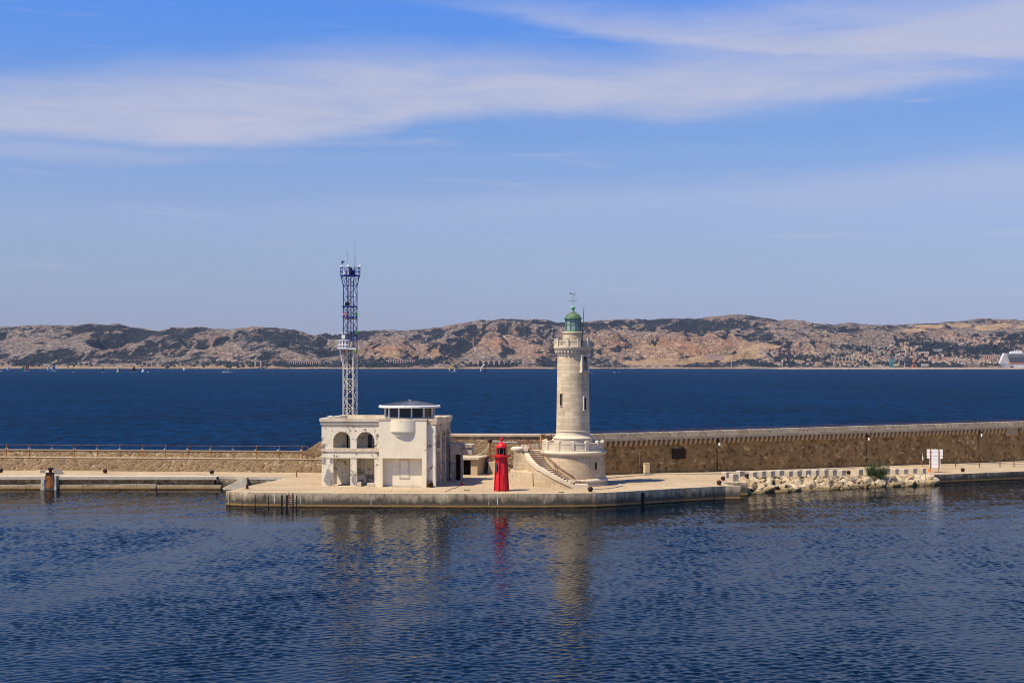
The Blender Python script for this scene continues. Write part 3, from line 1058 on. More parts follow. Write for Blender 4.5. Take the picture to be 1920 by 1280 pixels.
def poly_wall(mb, pts, y0, y1, m=0):
    """pts: (x,z) outline seen from the front, ccw; y0/y1 functions of x"""
    fr = [(x - ox, y0(x) - oy, z - oz) for x, z in pts]
    bk = [(x - ox, y1(x) - oy, z - oz) for x, z in pts]
    mb.face(fr, m, [(x, z) for x, z in pts])
    mb.face(bk[::-1], m)
    k = len(pts)
    for i in range(k):
        j = (i + 1) % k
        mb.face([fr[j], fr[i], bk[i], bk[j]], m)


def hy(x):
    return 192.0 - (x + 28) * .02


mb = MB()
poly_wall(mb, [(-28.3, 3.3), (14, 1.0), (14, 6.45), (-24.6, 6.45), (-25.3, 6.1), (-28.3, 4.3)], hy, lambda x: hy(x) + 3.0)
poly_wall(mb, [(-24, 1.0), (14, 1.0), (14, 5.3), (-24, 5.3)], lambda x: hy(x) - .35, lambda x: hy(x) + .1)
mb.build('wall_body', 'rubble_left', hw)
mb = MB()
poly_wall(mb, [(-24.6, 6.45), (14, 6.45), (14, 6.78), (-24.6, 6.78)], lambda x: hy(x) - .14, lambda x: hy(x) + 1.4)
mb.build('capstones', m_ashlar('pale_capstone', (0.60, 0.50, 0.37), (0.54, 0.43, 0.31), (0.3, 0.22, 0.14), 1.7, .5, .3), hw)

# tall corbelled wall running away to the right
W0, W1 = Vector((6.0, 183.7)), Vector((260.0, 314.5))
WD = (W1 - W0).normalized()
WN = Vector((WD.y, -WD.x))                  # towards the harbour
WR = math.atan2(WD.y, WD.x)
cw = thing('corbelled_wall', 'tall brown rubble sea wall with corbelled pale parapet right of the lighthouse', 'wall', (W0.x, W0.y, Q), WR)
LEN = (W1 - W0).length
mb = MB()
mb.hexa([(0, 0, -1.2), (LEN, 0, -1.2), (LEN, 5, -1.2), (0, 5, -1.2), (0, .22, 4.55), (LEN, .22, 4.9), (LEN, 5, 4.9), (0, 5, 4.55)])
mb.build('wall_body', 'rubble_brown', cw)


def wz(s):
    return 4.45 + .0035 * s                 # underside of the ledge


mb = MB()
mb.hexa([(0, -.42, wz(0)), (LEN, -.42, wz(LEN)), (LEN, 2, wz(LEN)), (0, 2, wz(0)), (0, -.42, wz(0) + .38), (LEN, -.42, wz(LEN) + .38), (LEN, 2, wz(LEN) + .38), (0, 2, wz(0) + .38)])
mb.build('ledge', 'coping', cw)
rs = random.Random(3)
mb = MB()
s_ = 0.0
while s_ < 190:
    w = rs.uniform(.75, 1.75)
    f = -.30 + rs.uniform(-.03, .03)
    mb.hexa([(s_, f, wz(s_) + .38), (s_ + w - .06, f, wz(s_) + .38), (s_ + w - .06, .55, wz(s_) + .38), (s_, .55, wz(s_) + .38),
             (s_ + .03, f + .05, wz(s_) + .98), (s_ + w - .09, f + .05, wz(s_) + .98), (s_ + w - .09, .55, wz(s_) + .98), (s_ + .03, .55, wz(s_) + .98)], rs.choice((0, 0, 1)))
    s_ += w
mb.box(0, LEN, .1, 1.6, wz(0) + .38, wz(0) + .95, 0)
mb.build('coping_stones', ['coping_mid', 'coping_pale'], cw)
k = 0
s_ = 5.9
while s_ < 86:
    if not (79.2 < s_ < 81.5):
        mb = MB()
        z = wz(s_)
        mb.hexa([(s_, -.12, z - .78), (s_ + .36, -.12, z - .78), (s_ + .36, .3, z - .78), (s_, .3, z - .78),
                 (s_, -.40, z - .25), (s_ + .36, -.40, z - .25), (s_ + .36, .3, z - .25), (s_, .3, z - .25)])
        mb.box(s_, s_ + .36, -.40, .3, z - .25, z)
        mb.build('corbel', 'corbel', cw)
    s_ += .795
mb = MB()
while s_ < 180:
    z = wz(s_)
    mb.box(s_, s_ + .36, -.38, .3, z - .7, z)
    s_ += .795
st = mb.build('corbel_row', 'corbel', cw)
st['kind'] = 'stuff'
mb = MB()
mb.box(79.1, 81.6, -.12, .4, wz(80) - 1.15, wz(80))
mb.build('pilaster', 'corbel', cw)
mb = MB()
mb.tube((3, .9, wz(3) + 1.20), (LEN, .9, wz(LEN) + 1.20), .028, 5)
s_ = 5
while s_ < 150:
    mb.tube((s_, .9, wz(s_) + .9), (s_, .9, wz(s_) + 1.24), .045, 5)
    s_ += 2.35
mb.build('handrail', 'rail_red', cw)


def wall_pos(px, py=None, off=0.0):
    """world x,y on the harbour face of the corbelled wall under photo column px"""
    tx = (px - 960) / F
    # W0 + s*WD : x = tx*y
    s = (tx * W0.y - W0.x) / (WD.x - tx * WD.y)
    p = W0 + WD * s + WN * off
    return p, s


# dark panel on the wall
p, s = wall_pos(1273, off=.02)
mb = MB()
d_ = H - (860 - YH) * p.y / F
mb.obox((0, 0, .68), (2.1, .16, 1.36))
o = mb.build('panel', 'panel_dark', None, (p.x, p.y, d_), WR + .0)
tag(o, 'dark brown rectangular panel fixed to the corbelled wall near the cream cabinet', 'panel')
# lamps with their conduits
labs = ['white wall lamp with dark conduit right of the dark brown panel', 'white wall lamp with dark conduit above the green bush', 'white wall lamp with dark conduit right of the white slatted sign']
for i, px in enumerate((1344.5, 1624.5, 1835.5)):
    p, s = wall_pos(px, off=.06)
    zt = Q + wz(s) - .05
    t_ = thing('wall_lamp', labs[i], 'lamp', (p.x, p.y, 1.3), WR, 'lamps on the corbelled wall')
    zl = zt - 1.3
    mb = MB()
    mb.tube((0, -.5, zl - 1.05), (0, -.5, zl - .66), .13, 10)
    mb.build('lamp_head', 'white', t_)
    mb = MB()
    mb.path([(0, .05, zl - .9), (0, -.3, zl - .35), (0, -.5, zl - .45), (0, -.5, zl - .62)], .06, 6)
    mb.obox((0, -.12, zl - .35), (.22, .3, .35))
    mb.build('bracket', 'cable', t_)
    mb = MB()
    mb.path([(0, .14, zl - .9), (.03, .08, zl * .55), (0.02, -.02, 0)], .036, 6)
    mb.build('conduit', 'cable', t_)
# white drain pipe
p, s = wall_pos(1199, off=.10)
mb = MB()
mb.tube((0, .12, 3.2), (0, 0, 0), .05, 6)
tag(mb.build('drain_pipe', 'grey_metal', None, (p.x, p.y, Q), WR), 'thin grey pipe running down the wall just right of the lighthouse', 'pipe')

#@@BUILDING
# ------------------------------------------------------------------ control building
B = thing('harbour_control_building', 'cream two storey harbour building with arches and a glazed lookout on its roof', 'building', (-22.74, 169.9, Q), RAD(-6.5))
BW, BD = 13.75, 11.5
mb = MB()
OPS = [(1.42, 3.50, 0.02, 3.36, False), (4.26, 6.42, 0.02, 3.36, False), (1.42, 3.50, 4.53, 6.50, True), (4.26, 6.42, 4.53, 6.50, True)]
wall_openings(mb, 7.05, 7.4, .42, OPS, lambda u, d, v: (u, d, v), 0)
# left end wall with its own openings (light comes through the porch)
wall_openings(mb, 3.0, 7.4, .4, [(.9, 2.5, .02, 3.3, False), (.9, 2.4, 4.53, 6.4, True)], lambda u, d, v: (d, .42 + u, v), 0)
mb.box(0, 7.05, 3.42, 3.8, 0, 7.4, 0)
mb.box(.4, 7.05, .42, 3.42, 3.55, 4.40, 0)     # floor of the upper porch
mb.box(0, .4, 3.8, BD, 0, 7.4, 0)
mb.box(0, BW - .45, BD - .4, BD, 0, 7.4, 0)
mb.box(0.4, BW - .6, .5, BD - .4, 7.2, 7.42, 0)   # flat roof
mb.build('wall', ['plaster'], B)
# right flank with tall arched bays
mb = MB()
SO = [(.75, 3.3, 0.02, 4.1, False), (.75, 3.3, 4.55, 6.45, True), (4.4, 6.9, .02, 6.6, True), (7.8, 10.3, .02, 6.6, True)]
wall_openings(mb, BD - .3, 7.4, .45, SO, lambda u, d, v: (BW - d, .3 + u, v), 0)
mb.build('flank_wall', 'plaster_dark', B)
mb = MB()
mb.box(BW - .85, BW - .46, .6, BD - .3, 0.0, 7.2)
mb.build('flank_infill', 'plaster_dark', B)
for (a, b, z0, z1) in ((1.4, 2.6, .3, 1.5), (8.6, 9.5, .9, 2.3), (4.9, 6.2, 2.5, 3.6), (8.4, 9.4, 4.6, 5.6), (1.5, 2.4, 4.7, 5.5)):
    mb = MB()
    mb.box(BW - .5, BW - .44, a, b, z0, z1)
    mb.build('flank_window', 'dark', B)
# pier between the smooth block and the flank
mb = MB()
mb.box(12.75, BW - .003, .16, .6, 0, 7.4)
mb.build('corner_pier', 'plaster', B)
# smooth front block with a wide recess at street level
mb = MB()
FX0, FX1, FY = 7.05, 12.75, -.35
wall_openings(mb, FX1 - FX0, 7.92, .5, [(.42, 5.15, 0.0, 3.42, False)], lambda u, d, v: (FX0 + u, FY + d, v), 0)
mb.box(FX0, FX0 + .42, .15, 3.4, 0, 7.9)
mb.box(FX1 - .5, FX1, .15, 2.0, 0, 7.9)
mb.box(FX0 + .42, FX1 - .5, .45, .8, 0, 3.5)
mb.box(FX0 + .42, FX1 - .5, .15, .8, 3.42, 3.9)
mb.build('front_block', 'plaster_clean', B)
mb = MB()
mb.box(FX0 + .40, FX1 - .52, .15, .4, -.0, .07)
mb.build('plinth_step', 'concrete_grey', B)


def blind(name, cx, z0, w, h, y, mat='plaster', fr='cornice', t=.16):
    f = MB()
    f.box(cx - w / 2 - t, cx - w / 2, y - .05, y, z0, z0 + h)
    f.box(cx + w / 2, cx + w / 2 + t, y - .05, y, z0, z0 + h)
    f.box(cx - w / 2 - t, cx + w / 2 + t, y - .055, y, z0 + h, z0 + h + t)
    f.box(cx - w / 2 - t, cx + w / 2 + t, y - .055, y, z0 - t, z0)
    fo = f.build(name, fr, B)
    g = MB()
    g.box(cx - w / 2, cx + w / 2, y - .02, y, z0, z0 + h)
    g.build('blank_panel', mat, fo)


blind('blind_window', 9.95, 1.15, .95, 1.95, .45, 'plaster_clean', 'trim')
blind('blind_window', 3.35, 1.2, 1.2, 1.9, 3.42, 'plaster_dark', 'plaster_dark')
blind('blind_window', 5.05, 1.2, 1.15, 1.9, 3.42, 'plaster', 'plaster_dark')
mb = MB()
mb.box(4.78, 5.52, 3.36, 3.43, 4.42, 6.1)
dfr = mb.build('door_frame', 'white', B)
mb = MB()
mb.box(4.87, 5.43, 3.33, 3.37, 4.42, 6.0)
mb.build('door_panel', 'glass', dfr)
mb = MB()
mb.box(2.65, 2.72, 3.30, 3.44, .02, 3.4)
mb.build('downpipe', 'white_mast', B)
mb = MB()
mb.tube((2.4, 3.2, 4.4), (2.4, 3.2, 7.1), .10, 8)
mb.build('downpipe', 'cable', B)
# bare cement where the render has fallen off
rs = random.Random(17)
for (cx, cz, rx, rz_) in ((.85, .95, .62, 1.0), (.28, 2.95, .28, .42), (1.2, 3.0, .22, .38), (3.95, .85, .30, .85), (1.25, .35, .16, .4)):
    mb = MB()
    pts = []
    for k in range(18):
        w = 2 * pi * k / 18
        j = rs.uniform(.72, 1.15)
        pts.append((min(max(cx + rx * j * cos(w), .01), 1.41 if cx < 2 else 4.25), -.004, min(max(cz + rz_ * j * sin(w), .01), 3.35)))
    mb.face(pts)
    mb.build('bare_patch', 'concrete_grey', B)
# cornices
mb = MB()


def ring(mb, x0, x1, y0, y1, z0, z1, o):
    """projecting band on front-left section and left end"""
    mb.box(x0 - o, x1, y0 - o, y0 + .45, z0, z1)
    mb.box(x0 - o, x0 + .4, y0 + .45, y1 + o, z0, z1)


mb.box(-.22, 7.04, -.22, .42, 7.74, 8.10)
mb.box(-.12, 7.03, -.12, .42, 7.40, 7.74)
mb.box(-.06, 7.02, -.05, .0, 7.18, 7.40)
mb.box(-.22, .42, .42, BD + .2, 7.74, 8.10)
mb.box(-.12, .42, .42, BD + .12, 7.40, 7.74)
mb.box(.42, BW + .0, BD - .42, BD + .2, 7.74, 8.10)
mb.box(.42, BW + .0, BD - .42, BD + .12, 7.40, 7.74)
mb.box(BW - .42, BW + .22, .1, BD + .2, 7.742, 8.102)
mb.box(BW - .42, BW + .12, .1, BD + .12, 7.402, 7.742)
mb.box(12.76, BW - .42, .08, .6, 7.74, 8.10)
mb.box(12.76, BW - .42, .12, .6, 7.40, 7.74)
mb.box(FX0 - .06, FX1 + .06, FY - .06, FY + .6, 7.92, 8.12)
mb.build('cornice', 'cornice', B)
mb = MB()
mb.box(-.07, 7.04, -.09, .02, 4.13, 4.50)
mb.box(-.05, 7.04, -.04, .0, 3.36, 3.44)
mb.box(-.09, .0, .02, BD, 4.13, 4.50)
mb.build('floor_band', 'cornice', B)
# bow under the lookout
mb = MB()
bc = (9.94, 1.95)
R0 = 2.75
a_h = math.asin(1.53 / R0)
for (R, z0, z1) in ((R0, 6.55, 7.92), (R0 - .12, 6.38, 6.55), (R0 - .22, 6.05, 6.38)):
    ah = math.acos(min(1, (bc[1] - FY) / R))
    mb.lathe([(R - .5, z0), (R, z0), (R, z1), (R - .5, z1)], 20, bc, 0, -pi / 2 - ah, -pi / 2 + ah, smooth=False)
mb.build('bow', 'plaster_clean', B)
# lookout
C0 = (10.15, 2.75)
look = thing_l = MB()
NL, RL = 12, 2.95
rot = RAD(15)
look.lathe([(RL, 7.42), (RL, 8.17)], NL, C0, 0, rot=rot, smooth=False)
lk = look.build('lookout', 'concrete_grey', B)
mb = MB()
for k in range(NL):
    w = rot + 2 * pi * k / NL
    mb.obox((C0[0] + RL * cos(w), C0[1] + RL * sin(w), 8.77), (.15, .15, 1.16), w)
mb.lathe([(RL - .1, 8.17), (RL + .07, 8.17), (RL + .07, 8.23), (RL - .1, 8.23)], NL, C0, 0, rot=rot, smooth=False)
mb.build('mullion', 'white', lk)
for k in range(NL):
    w0, w1 = rot + 2 * pi * k / NL, rot + 2 * pi * (k + 1) / NL
    if k in (10, 11):
        pass
    mb = MB()
    r = RL - .06
    mb.face([(C0[0] + r * cos(w0), C0[1] + r * sin(w0), 8.22), (C0[0] + r * cos(w1), C0[1] + r * sin(w1), 8.22),
             (C0[0] + r * cos(w1), C0[1] + r * sin(w1), 9.36), (C0[0] + r * cos(w0), C0[1] + r * sin(w0), 9.36)])
    mb.build('pane', 'glass', lk)
mb = MB()
mb.lathe([(RL - .3, 9.33), (3.62, 9.34), (3.72, 9.40), (3.72, 9.54), (3.64, 9.62), (3.0, 9.64)], 24, C0, 0, smooth=False)
rim = mb.build('roof_rim', 'white', B)
mb = MB()
mb.lathe([(3.45, 9.63), (2.4, 9.84), (1.2, 10.04), (.3, 10.14), (.001, 10.15)], 24, C0, 0, smooth=False)
for k in range(24):
    w = 2 * pi * k / 24
    mb.path([(C0[0] + 3.45 * cos(w), C0[1] + 3.45 * sin(w), 9.65), (C0[0] + 2.4 * cos(w), C0[1] + 2.4 * sin(w), 9.87), (C0[0] + 1.2 * cos(w), C0[1] + 1.2 * sin(w), 10.07), (C0[0] + .3 * cos(w), C0[1] + .3 * sin(w), 10.17)], .03, 4)
mb.build('roof', 'roofmetal', B)
mb = MB()
mb.obox((C0[0], C0[1], 10.20), (.3, .3, .12))
mb.build('roof_vent', 'grey_metal', B)
# console inside the lookout
mb = MB()
mb.box(C0[0] - 1.4, C0[0] + 1.6, C0[1] - .5, C0[1] + .8, 7.45, 8.5)
mb.build('console', 'concrete_grey', lk)
# porch on the east end
mb = MB()
mb.box(13.98, 16.7, 9.9, 12.6, 3.25, 4.15)
mb.box(13.98, 15.1, 9.75, 12.7, 4.15, 4.62)
mb.box(15.1, 16.75, 9.78, 12.7, 4.15, 4.50)
mb.box(13.98, 14.55, 10.1, 12.4, 0, 3.25)
mb.box(15.25, 15.5, 10.1, 10.5, 0, 3.25)
mb.build('porch', 'plaster_dark', B)
mb = MB()
mb.box(14.55, 15.25, 11.0, 11.1, 0, 3.2)
mb.build('porch_doorway', 'dark', B)
# blocks lying in the ground floor openings
for (x, y, w, h) in ((4.55, .15, .5, .5), (5.95, .1, .85, .42), (1.75, .2, .5, .22)):
    mb = MB()
    mb.obox((0, 0, h / 2), (w, .4, h), .1)
    v = B.matrix_basis
    M_ = Matrix.Translation(Vector(B.location)) @ Matrix.Rotation(RAD(-6.5), 4, 'Z')
    q = M_ @ Vector((x, y, 0))
    o = mb.build('stone_block', 'trim', None, q, RAD(-6.5), bevel=.03)
    tag(o, {4.55: 'pale stone lump beside the middle pillar of the cream building', 5.95: 'longest pale stone slab lying in the porch opening of the cream building', 1.75: 'smallest flat stone at the left pillar of the cream building'}[x], 'stone')
# white gull-like fitting on the parapet
mb = MB()
mb.sphere((0, 0, .16), .13, 8, 0, .8)
mb.sphere((.16, 0, .24), .07, 8, 0)
mb.tube((-.1, 0, .16), (-.4, 0, .2), .06, 6, 0, .01)
mb.tube((0, 0, 0), (0, 0, .1), .02, 5, 1)
q = Matrix.Translation(Vector(B.location)) @ Matrix.Rotation(RAD(-6.5), 4, 'Z') @ Vector((.75, 1.2, 8.1))
tag(mb.build('gull', ['white', 'orange'], None, q, .3), 'white gull standing on the roof edge of the cream building', 'bird')

# low shed behind, with flat roof
S = thing('shed', 'low ochre shed with dark doorway and pale flat roof behind the cream building', 'shed', (-4.55, 186.6, Q), RAD(-14))
mb = MB()
wall_openings(mb, 3.3, 2.08, .3, [(1.35, 2.40, 0.02, 1.95, False)], lambda u, d, v: (u - 3.3, d, v), 0)
mb.box(-.3, 0, .3, 4.4, 0, 2.08)
mb.box(-3.3, -3.0, .3, 4.4, 0, 2.08)
mb.build('wall', 'plaster_shed', S)
mb = MB()
mb.box(-3.0, -.3, .9, 1.0, 0, 2.08)
mb.build('doorway', 'dark', S)
mb = MB()
mb.box(-3.6, .35, -.4, 4.8, 2.08, 2.34)
mb.build('roof', 'concrete_block', S)

#@@LIGHTHOUSE
# ------------------------------------------------------------------ lighthouse
LX, LY = 7.42, 173.0
LH = thing('lighthouse', 'pale stone lighthouse with green lantern rising from a round stone base', 'lighthouse', (LX, LY, Q))
mb = MB()
mb.lathe([(4.25, -.1), (4.25, .28), (4.22, .30)], 72)
for k in range(1):
    prof = [(4.0, .30)] + [(4.02 + .26 * sin(pi * i / 8), .30 + .55 * (1 - cos(pi * i / 8)) / 2) for i in range(1, 8)] + [(3.95, .86)]
mb.lathe(prof, 72)
mb.build('base_moulding', 'trim', LH)
mb = MB()
mb.lathe([(3.95, .86), (3.76, 3.62)], 72)
mb.build('base_drum', 'drum', LH)
mb = MB()
mb.lathe([(3.76, 3.62), (3.86, 3.66)] + [(3.86 + .2 * sin(pi * i / 8), 3.70 + .42 * (1 - cos(pi * i / 8)) / 2) for i in range(0, 9)] + [(3.80, 4.13), (3.8, 4.22), (3.74, 4.22), (3.2, 4.20), (2.0, 4.20)], 72)
mb.build('base_cornice', 'trim', LH)
mb = MB()
mb.lathe([(3.74, 4.22), (3.74, 4.32), (3.68, 4.34), (3.68, 4.98), (3.72, 5.0), (3.72, 5.12), (3.40, 5.12), (3.40, 5.0), (3.44, 4.98), (3.44, 4.22)], 72, smooth=False)
par = mb.build('terrace_parapet', 'trim', LH)
for k in range(13):
    w = RAD(-176 + k * 27.6)
    mb = MB()
    mb.obox((3.58 * cos(w), 3.58 * sin(w), 4.80), (.42, .40, 1.16), w, ch=.08)
    mb.build('parapet_post', 'trim', par)
mb = MB()
mb.lathe([(2.36, 4.2), (2.36, 5.50), (2.42, 5.54), (2.42, 5.64), (2.36, 5.70)] + [(2.36 - .29 * sin(pi / 2 * i / 6), 5.70 + .36 * (i / 6)) for i in range(1, 7)] + [(2.05, 6.10), (2.05, 6.42), (2.10, 6.44), (2.10, 6.52), (2.03, 6.54)], 64)
mb.build('pedestal', 'trim', LH)
mb = MB()
mb.lathe([(2.03 - .14 * i / 20, 6.54 + (15.55 - 6.54) * i / 20) for i in range(21)], 64)
mb.build('shaft', 'tower', LH)
mb = MB()
mb.lathe([(1.89, 15.55), (1.95, 15.58), (1.95, 15.70), (1.90, 15.74), (1.90, 15.88), (1.98, 16.0), (2.0, 16.18)], 64)
mb.build('shaft_moulding', 'trim', LH)
for k in range(30):
    w = 2 * pi * k / 30
    mb = MB()
    mb.obox((2.06 * cos(w), 2.06 * sin(w), 16.06), (.26, .20, .24), w)
    mb.build('corbel', 'trim', LH)
NG = 10
grot = RAD(-90 - 20 + 36)
mb = MB()
mb.lathe([(1.9, 16.18), (2.20, 16.18), (2.20, 16.34), (2.32, 16.42), (2.36, 16.56), (2.36, 16.64), (1.2, 16.66)], 40, smooth=False)
gal = mb.build('gallery_floor', 'trim', LH)
bal = MB()
rb = 2.20
for k in range(NG):
    w0, w1 = grot + 2 * pi * k / NG, grot + 2 * pi * (k + 1) / NG
    A = Vector((rb * cos(w0), rb * sin(w0), 0))
    Bv = Vector((rb * cos(w1), rb * sin(w1), 0))
    wm = (w0 + w1) / 2
    L = (Bv - A).length
    c = (A + Bv) / 2
    bal.obox((c.x, c.y, 17.34), (.20, L - .2, .16), wm)
    bal.obox((c.x, c.y, 16.72), (.20, L - .2, .14), wm)
    for j in range(6):
        q = A.lerp(Bv, .17 + .66 * j / 5)
        bal.obox((q.x, q.y, 17.02), (.11, .10, .52), wm)
    if k % 3 == 1:
        bal.obox((c.x, c.y, 17.02), (.06, L - .2, .5), wm)
bal.build('balustrade', 'trim', LH)
for k in range(NG):
    w0 = grot + 2 * pi * k / NG
    mb = MB()
    mb.obox((rb * cos(w0), rb * sin(w0), 17.12), (.30, .34, .94), w0)
    mb.obox((rb * cos(w0), rb * sin(w0), 17.63), (.36, .40, .1), w0)
    mb.build('balustrade_post', 'trim', LH)
mb = MB()
mb.lathe([(1.27, 16.66), (1.27, 18.25), (1.34, 18.28), (1.36, 18.42), (1.30, 18.48), (.8, 18.50)], 48)
mb.build('watch_room', 'tower', LH)
LN = 10
lrot = RAD(-90 + 12)
mb = MB()
mb.lathe([(.97, 18.48), (.97, 18.66), (.92, 18.66)], LN, rot=lrot, smooth=False)
for k in range(LN):
    w = lrot + 2 * pi * k / LN
    mb.obox((.93 * cos(w), .93 * sin(w), 19.40), (.09, .075, 1.4), w)
    w2 = lrot + 2 * pi * (k + .5) / LN
    mb.obox((.90 * cos(w2), .90 * sin(w2), 19.38), (.03, .55, .04), w2)
lan = mb.build('lantern', 'green', LH)
mb = MB()
mb.lathe([(.89, 18.66), (.89, 20.0)], LN, rot=lrot, smooth=False)
mb.build('lantern_glazing', 'lantern_glass', lan)
mb = MB()
mb.lathe([(.90, 20.0), (1.06, 20.02), (1.10, 20.08), (1.08, 20.20), (.90, 20.24)], LN * 2, rot=lrot, smooth=False)
mb.build('lantern_cornice', 'green', lan)
mb = MB()
dome = [(.86 * (1 - (i / 8) ** 2) + .05, 20.22 + .74 * i / 8) for i in range(8)] + [(.18, 20.96), (.17, 21.0)]
mb.lathe(dome, 20, rot=lrot, smooth=False)
dm = mb.build('dome', 'dome', LH)
mb = MB()
for k in range(LN):
    w = lrot + 2 * pi * k / LN
    mb.path([(r * cos(w) * 1.01, r * sin(w) * 1.01, z) for r, z in dome[:8]], .028, 5)
mb.lathe([(.24, 20.94), (.2, 21.0), (.14, 21.1), (.13, 21.2), (.16, 21.22)], 16)
mb.build('dome_rib', 'green', dm)
mb = MB()
mb.sphere((0, 0, 21.42), .26, 10)
mb.build('ball_finial', 'ball', LH)
mb = MB()
mb.tube((0, 0, 21.66), (0, 0, 23.15), .03, 6)
mb.tube((-.36, 0, 22.28), (.36, 0, 22.28), .025, 5)
mb.tube((0, -.36, 22.28), (0, .36, 22.28), .025, 5)
mb.sphere((-.36, 0, 22.28), .06, 5)
mb.sphere((.36, 0, 22.28), .07, 5)
mb.tube((-.38, .05, 23.22), (.36, -.05, 22.98), .025, 5)
mb.tube((0.02, 0, 22.98), (.38, 0, 23.26), .022, 5)
mb.hexa([(-.42, .03, 23.12), (-.16, .03, 23.06), (-.16, .07, 23.06), (-.42, .07, 23.12), (-.40, .03, 23.32), (-.2, .03, 23.18), (-.2, .07, 23.18), (-.40, .07, 23.32)])
mb.build('weather_vane', 'dome', LH)
mb = MB()
mb.tube((.95, -2.2, 16.66), (1.28, -1.15, 21.5), .06, 6, 0, .03)
mb.build('aerial_rod', 'cable', LH)


def lh_opening(name, deg, z0, z1, w, R, frame, pane, depth=.10, fw=.14, sill=True):
    """framed slot on the round wall; deg measured from straight at the camera towards the right"""
    a = RAD(-90 + deg)
    ca, sa = cos(a), sin(a)

    def P(t, d, z):
        return ((R + d) * ca - t * sa, (R + d) * sa + t * ca, z)

    def bx_(mb, t0, t1, d0, d1, za, zb):
        mb.hexa([P(t0, d1, za), P(t1, d1, za), P(t1, d0, za), P(t0, d0, za), P(t0, d1, zb), P(t1, d1, zb), P(t1, d0, zb), P(t0, d0, zb)])
    mb = MB()
    bx_(mb, -w / 2 - fw, -w / 2, -.25, depth, z0, z1)
    bx_(mb, w / 2, w / 2 + fw, -.25, depth, z0, z1)
    bx_(mb, -w / 2 - fw, w / 2 + fw, -.25, depth + .02, z1, z1 + fw * 1.3)
    if sill:
        bx_(mb, -w / 2 - fw * 1.4, w / 2 + fw * 1.4, -.25, depth + .06, z0 - fw, z0)
    f = mb.build(name, frame, LH)
    mb = MB()
    bx_(mb, -w / 2, w / 2, -.2, .012, z0, z1)
    mb.build('opening', pane, f)
    return P


lh_opening('window', 44, 9.10, 10.50, .34, 1.98, 'trim', 'dark')
lh_opening('window', -49, 9.55, 11.00, .36, 1.97, 'trim', 'dark', .05, .06)
lh_opening('slit_window', 42.5, 1.55, 2.80, .30, 3.86, 'drum', 'dark', .02, .03, False)
P = lh_opening('statue_niche', 40, 13.75, 15.45, .66, 1.90, 'trim', 'panel_dark', .34, .22)
# rust run under the slit
a = RAD(-90 + 42.5)
# statue in the niche
st = MB()
prof = [(.22, 0), (.23, .10), (.18, .14), (.20, .30), (.17, .6), (.19, .85), (.20, .98), (.13, 1.08), (.065, 1.12), (.07, 1.17), (.115, 1.24), (.12, 1.32), (.07, 1.41), (.001, 1.43)]
st.lathe(prof, 14)
st.tube((-.19, .0, 1.0), (-.17, .14, .72), .06, 7)
st.tube((-.17, .14, .72), (.0, .2, .80), .05, 7, 0, .04)
st.tube((.19, .0, 1.0), (.18, .13, .74), .06, 7)
st.tube((.18, .13, .74), (.02, .2, .84), .05, 7, 0, .04)
p_ = P(0, .15, 13.75)
o = st.build('statue', 'statue', None, (LX + p_[0], LY + p_[1], Q + p_[2]), RAD(-90 + 40 - 90))
tag(o, 'small weathered stone saint statue standing in the niche high on the lighthouse', 'statue')

# helical stair against the drum
TOP, NS = 4.12, 20
A0, A1 = RAD(271), RAD(181)
mb = MB()
for k in range(NS):
    w0 = A0 + (A1 - A0) * k / NS
    w1 = A0 + (A1 - A0) * (k + 1) / NS
    z = TOP * (k + 1) / NS
    q = [(3.7, w1), (3.7, w0), (5.5, w0), (5.5, w1)]
    pts = [(r * cos(w), r * sin(w)) for r, w in q]
    pts = [pts[3], pts[2], pts[1], pts[0]]
    mb.hexa([(x, y, 0) for x, y in pts] + [(x, y, z - .06) for x, y in pts])
    w0 -= (A1 - A0) * .012
    q = [(3.7, w1), (3.7, w0), (5.5, w0), (5.5, w1)]
    pts = [(r * cos(w), r * sin(w)) for r, w in q]
    pts = [pts[3], pts[2], pts[1], pts[0]]
    mb.hexa([(x, y, z - .06) for x, y in pts] + [(x, y, z) for x, y in pts], 1)
mb.build('stair_flight', ['drum', 'trim'], LH)
mb = MB()
cp = MB()
NSG = 30
for k in range(NSG):
    f0, f1 = k / NSG, (k + 1) / NSG
    w0, w1 = A0 + (A1 - A0) * f0, A0 + (A1 - A0) * f1
    ze = lambda f: .05 + TOP * f * 1.0 + (.10 if f < .52 else -.02)
    r0, r1 = 5.5, 5.92
    a_, b_, c_, d_ = [(r * cos(w), r * sin(w)) for r, w in ((r1, w1), (r1, w0), (r0, w0), (r0, w1))]
    mb.hexa([(*a_, -.05), (*b_, -.05), (*c_, -.05), (*d_, -.05), (*a_, ze(f1) - .3), (*b_, ze(f0) - .3), (*c_, ze(f0) - .3), (*d_, ze(f1) - .3)])
    r0, r1 = 5.44, 6.02
    a_, b_, c_, d_ = [(r * cos(w), r * sin(w)) for r, w in ((r1, w1), (r1, w0), (r0, w0), (r0, w1))]
    cp.hexa([(*a_, ze(f1) - .3), (*b_, ze(f0) - .3), (*c_, ze(f0) - .3), (*d_, ze(f1) - .3), (*a_, ze(f1) + .12), (*b_, ze(f0) + .12), (*c_, ze(f0) + .12), (*d_, ze(f1) + .12)])
mb.build('stair_wall', 'drum', LH)
cp.build('stair_coping', 'trim', LH)
mb = MB()
mb.obox((.75, -5.7, .22), (1.5, .75, .55), 0, 0, 1, .06)
mb.build('newel_block', 'trim', LH)
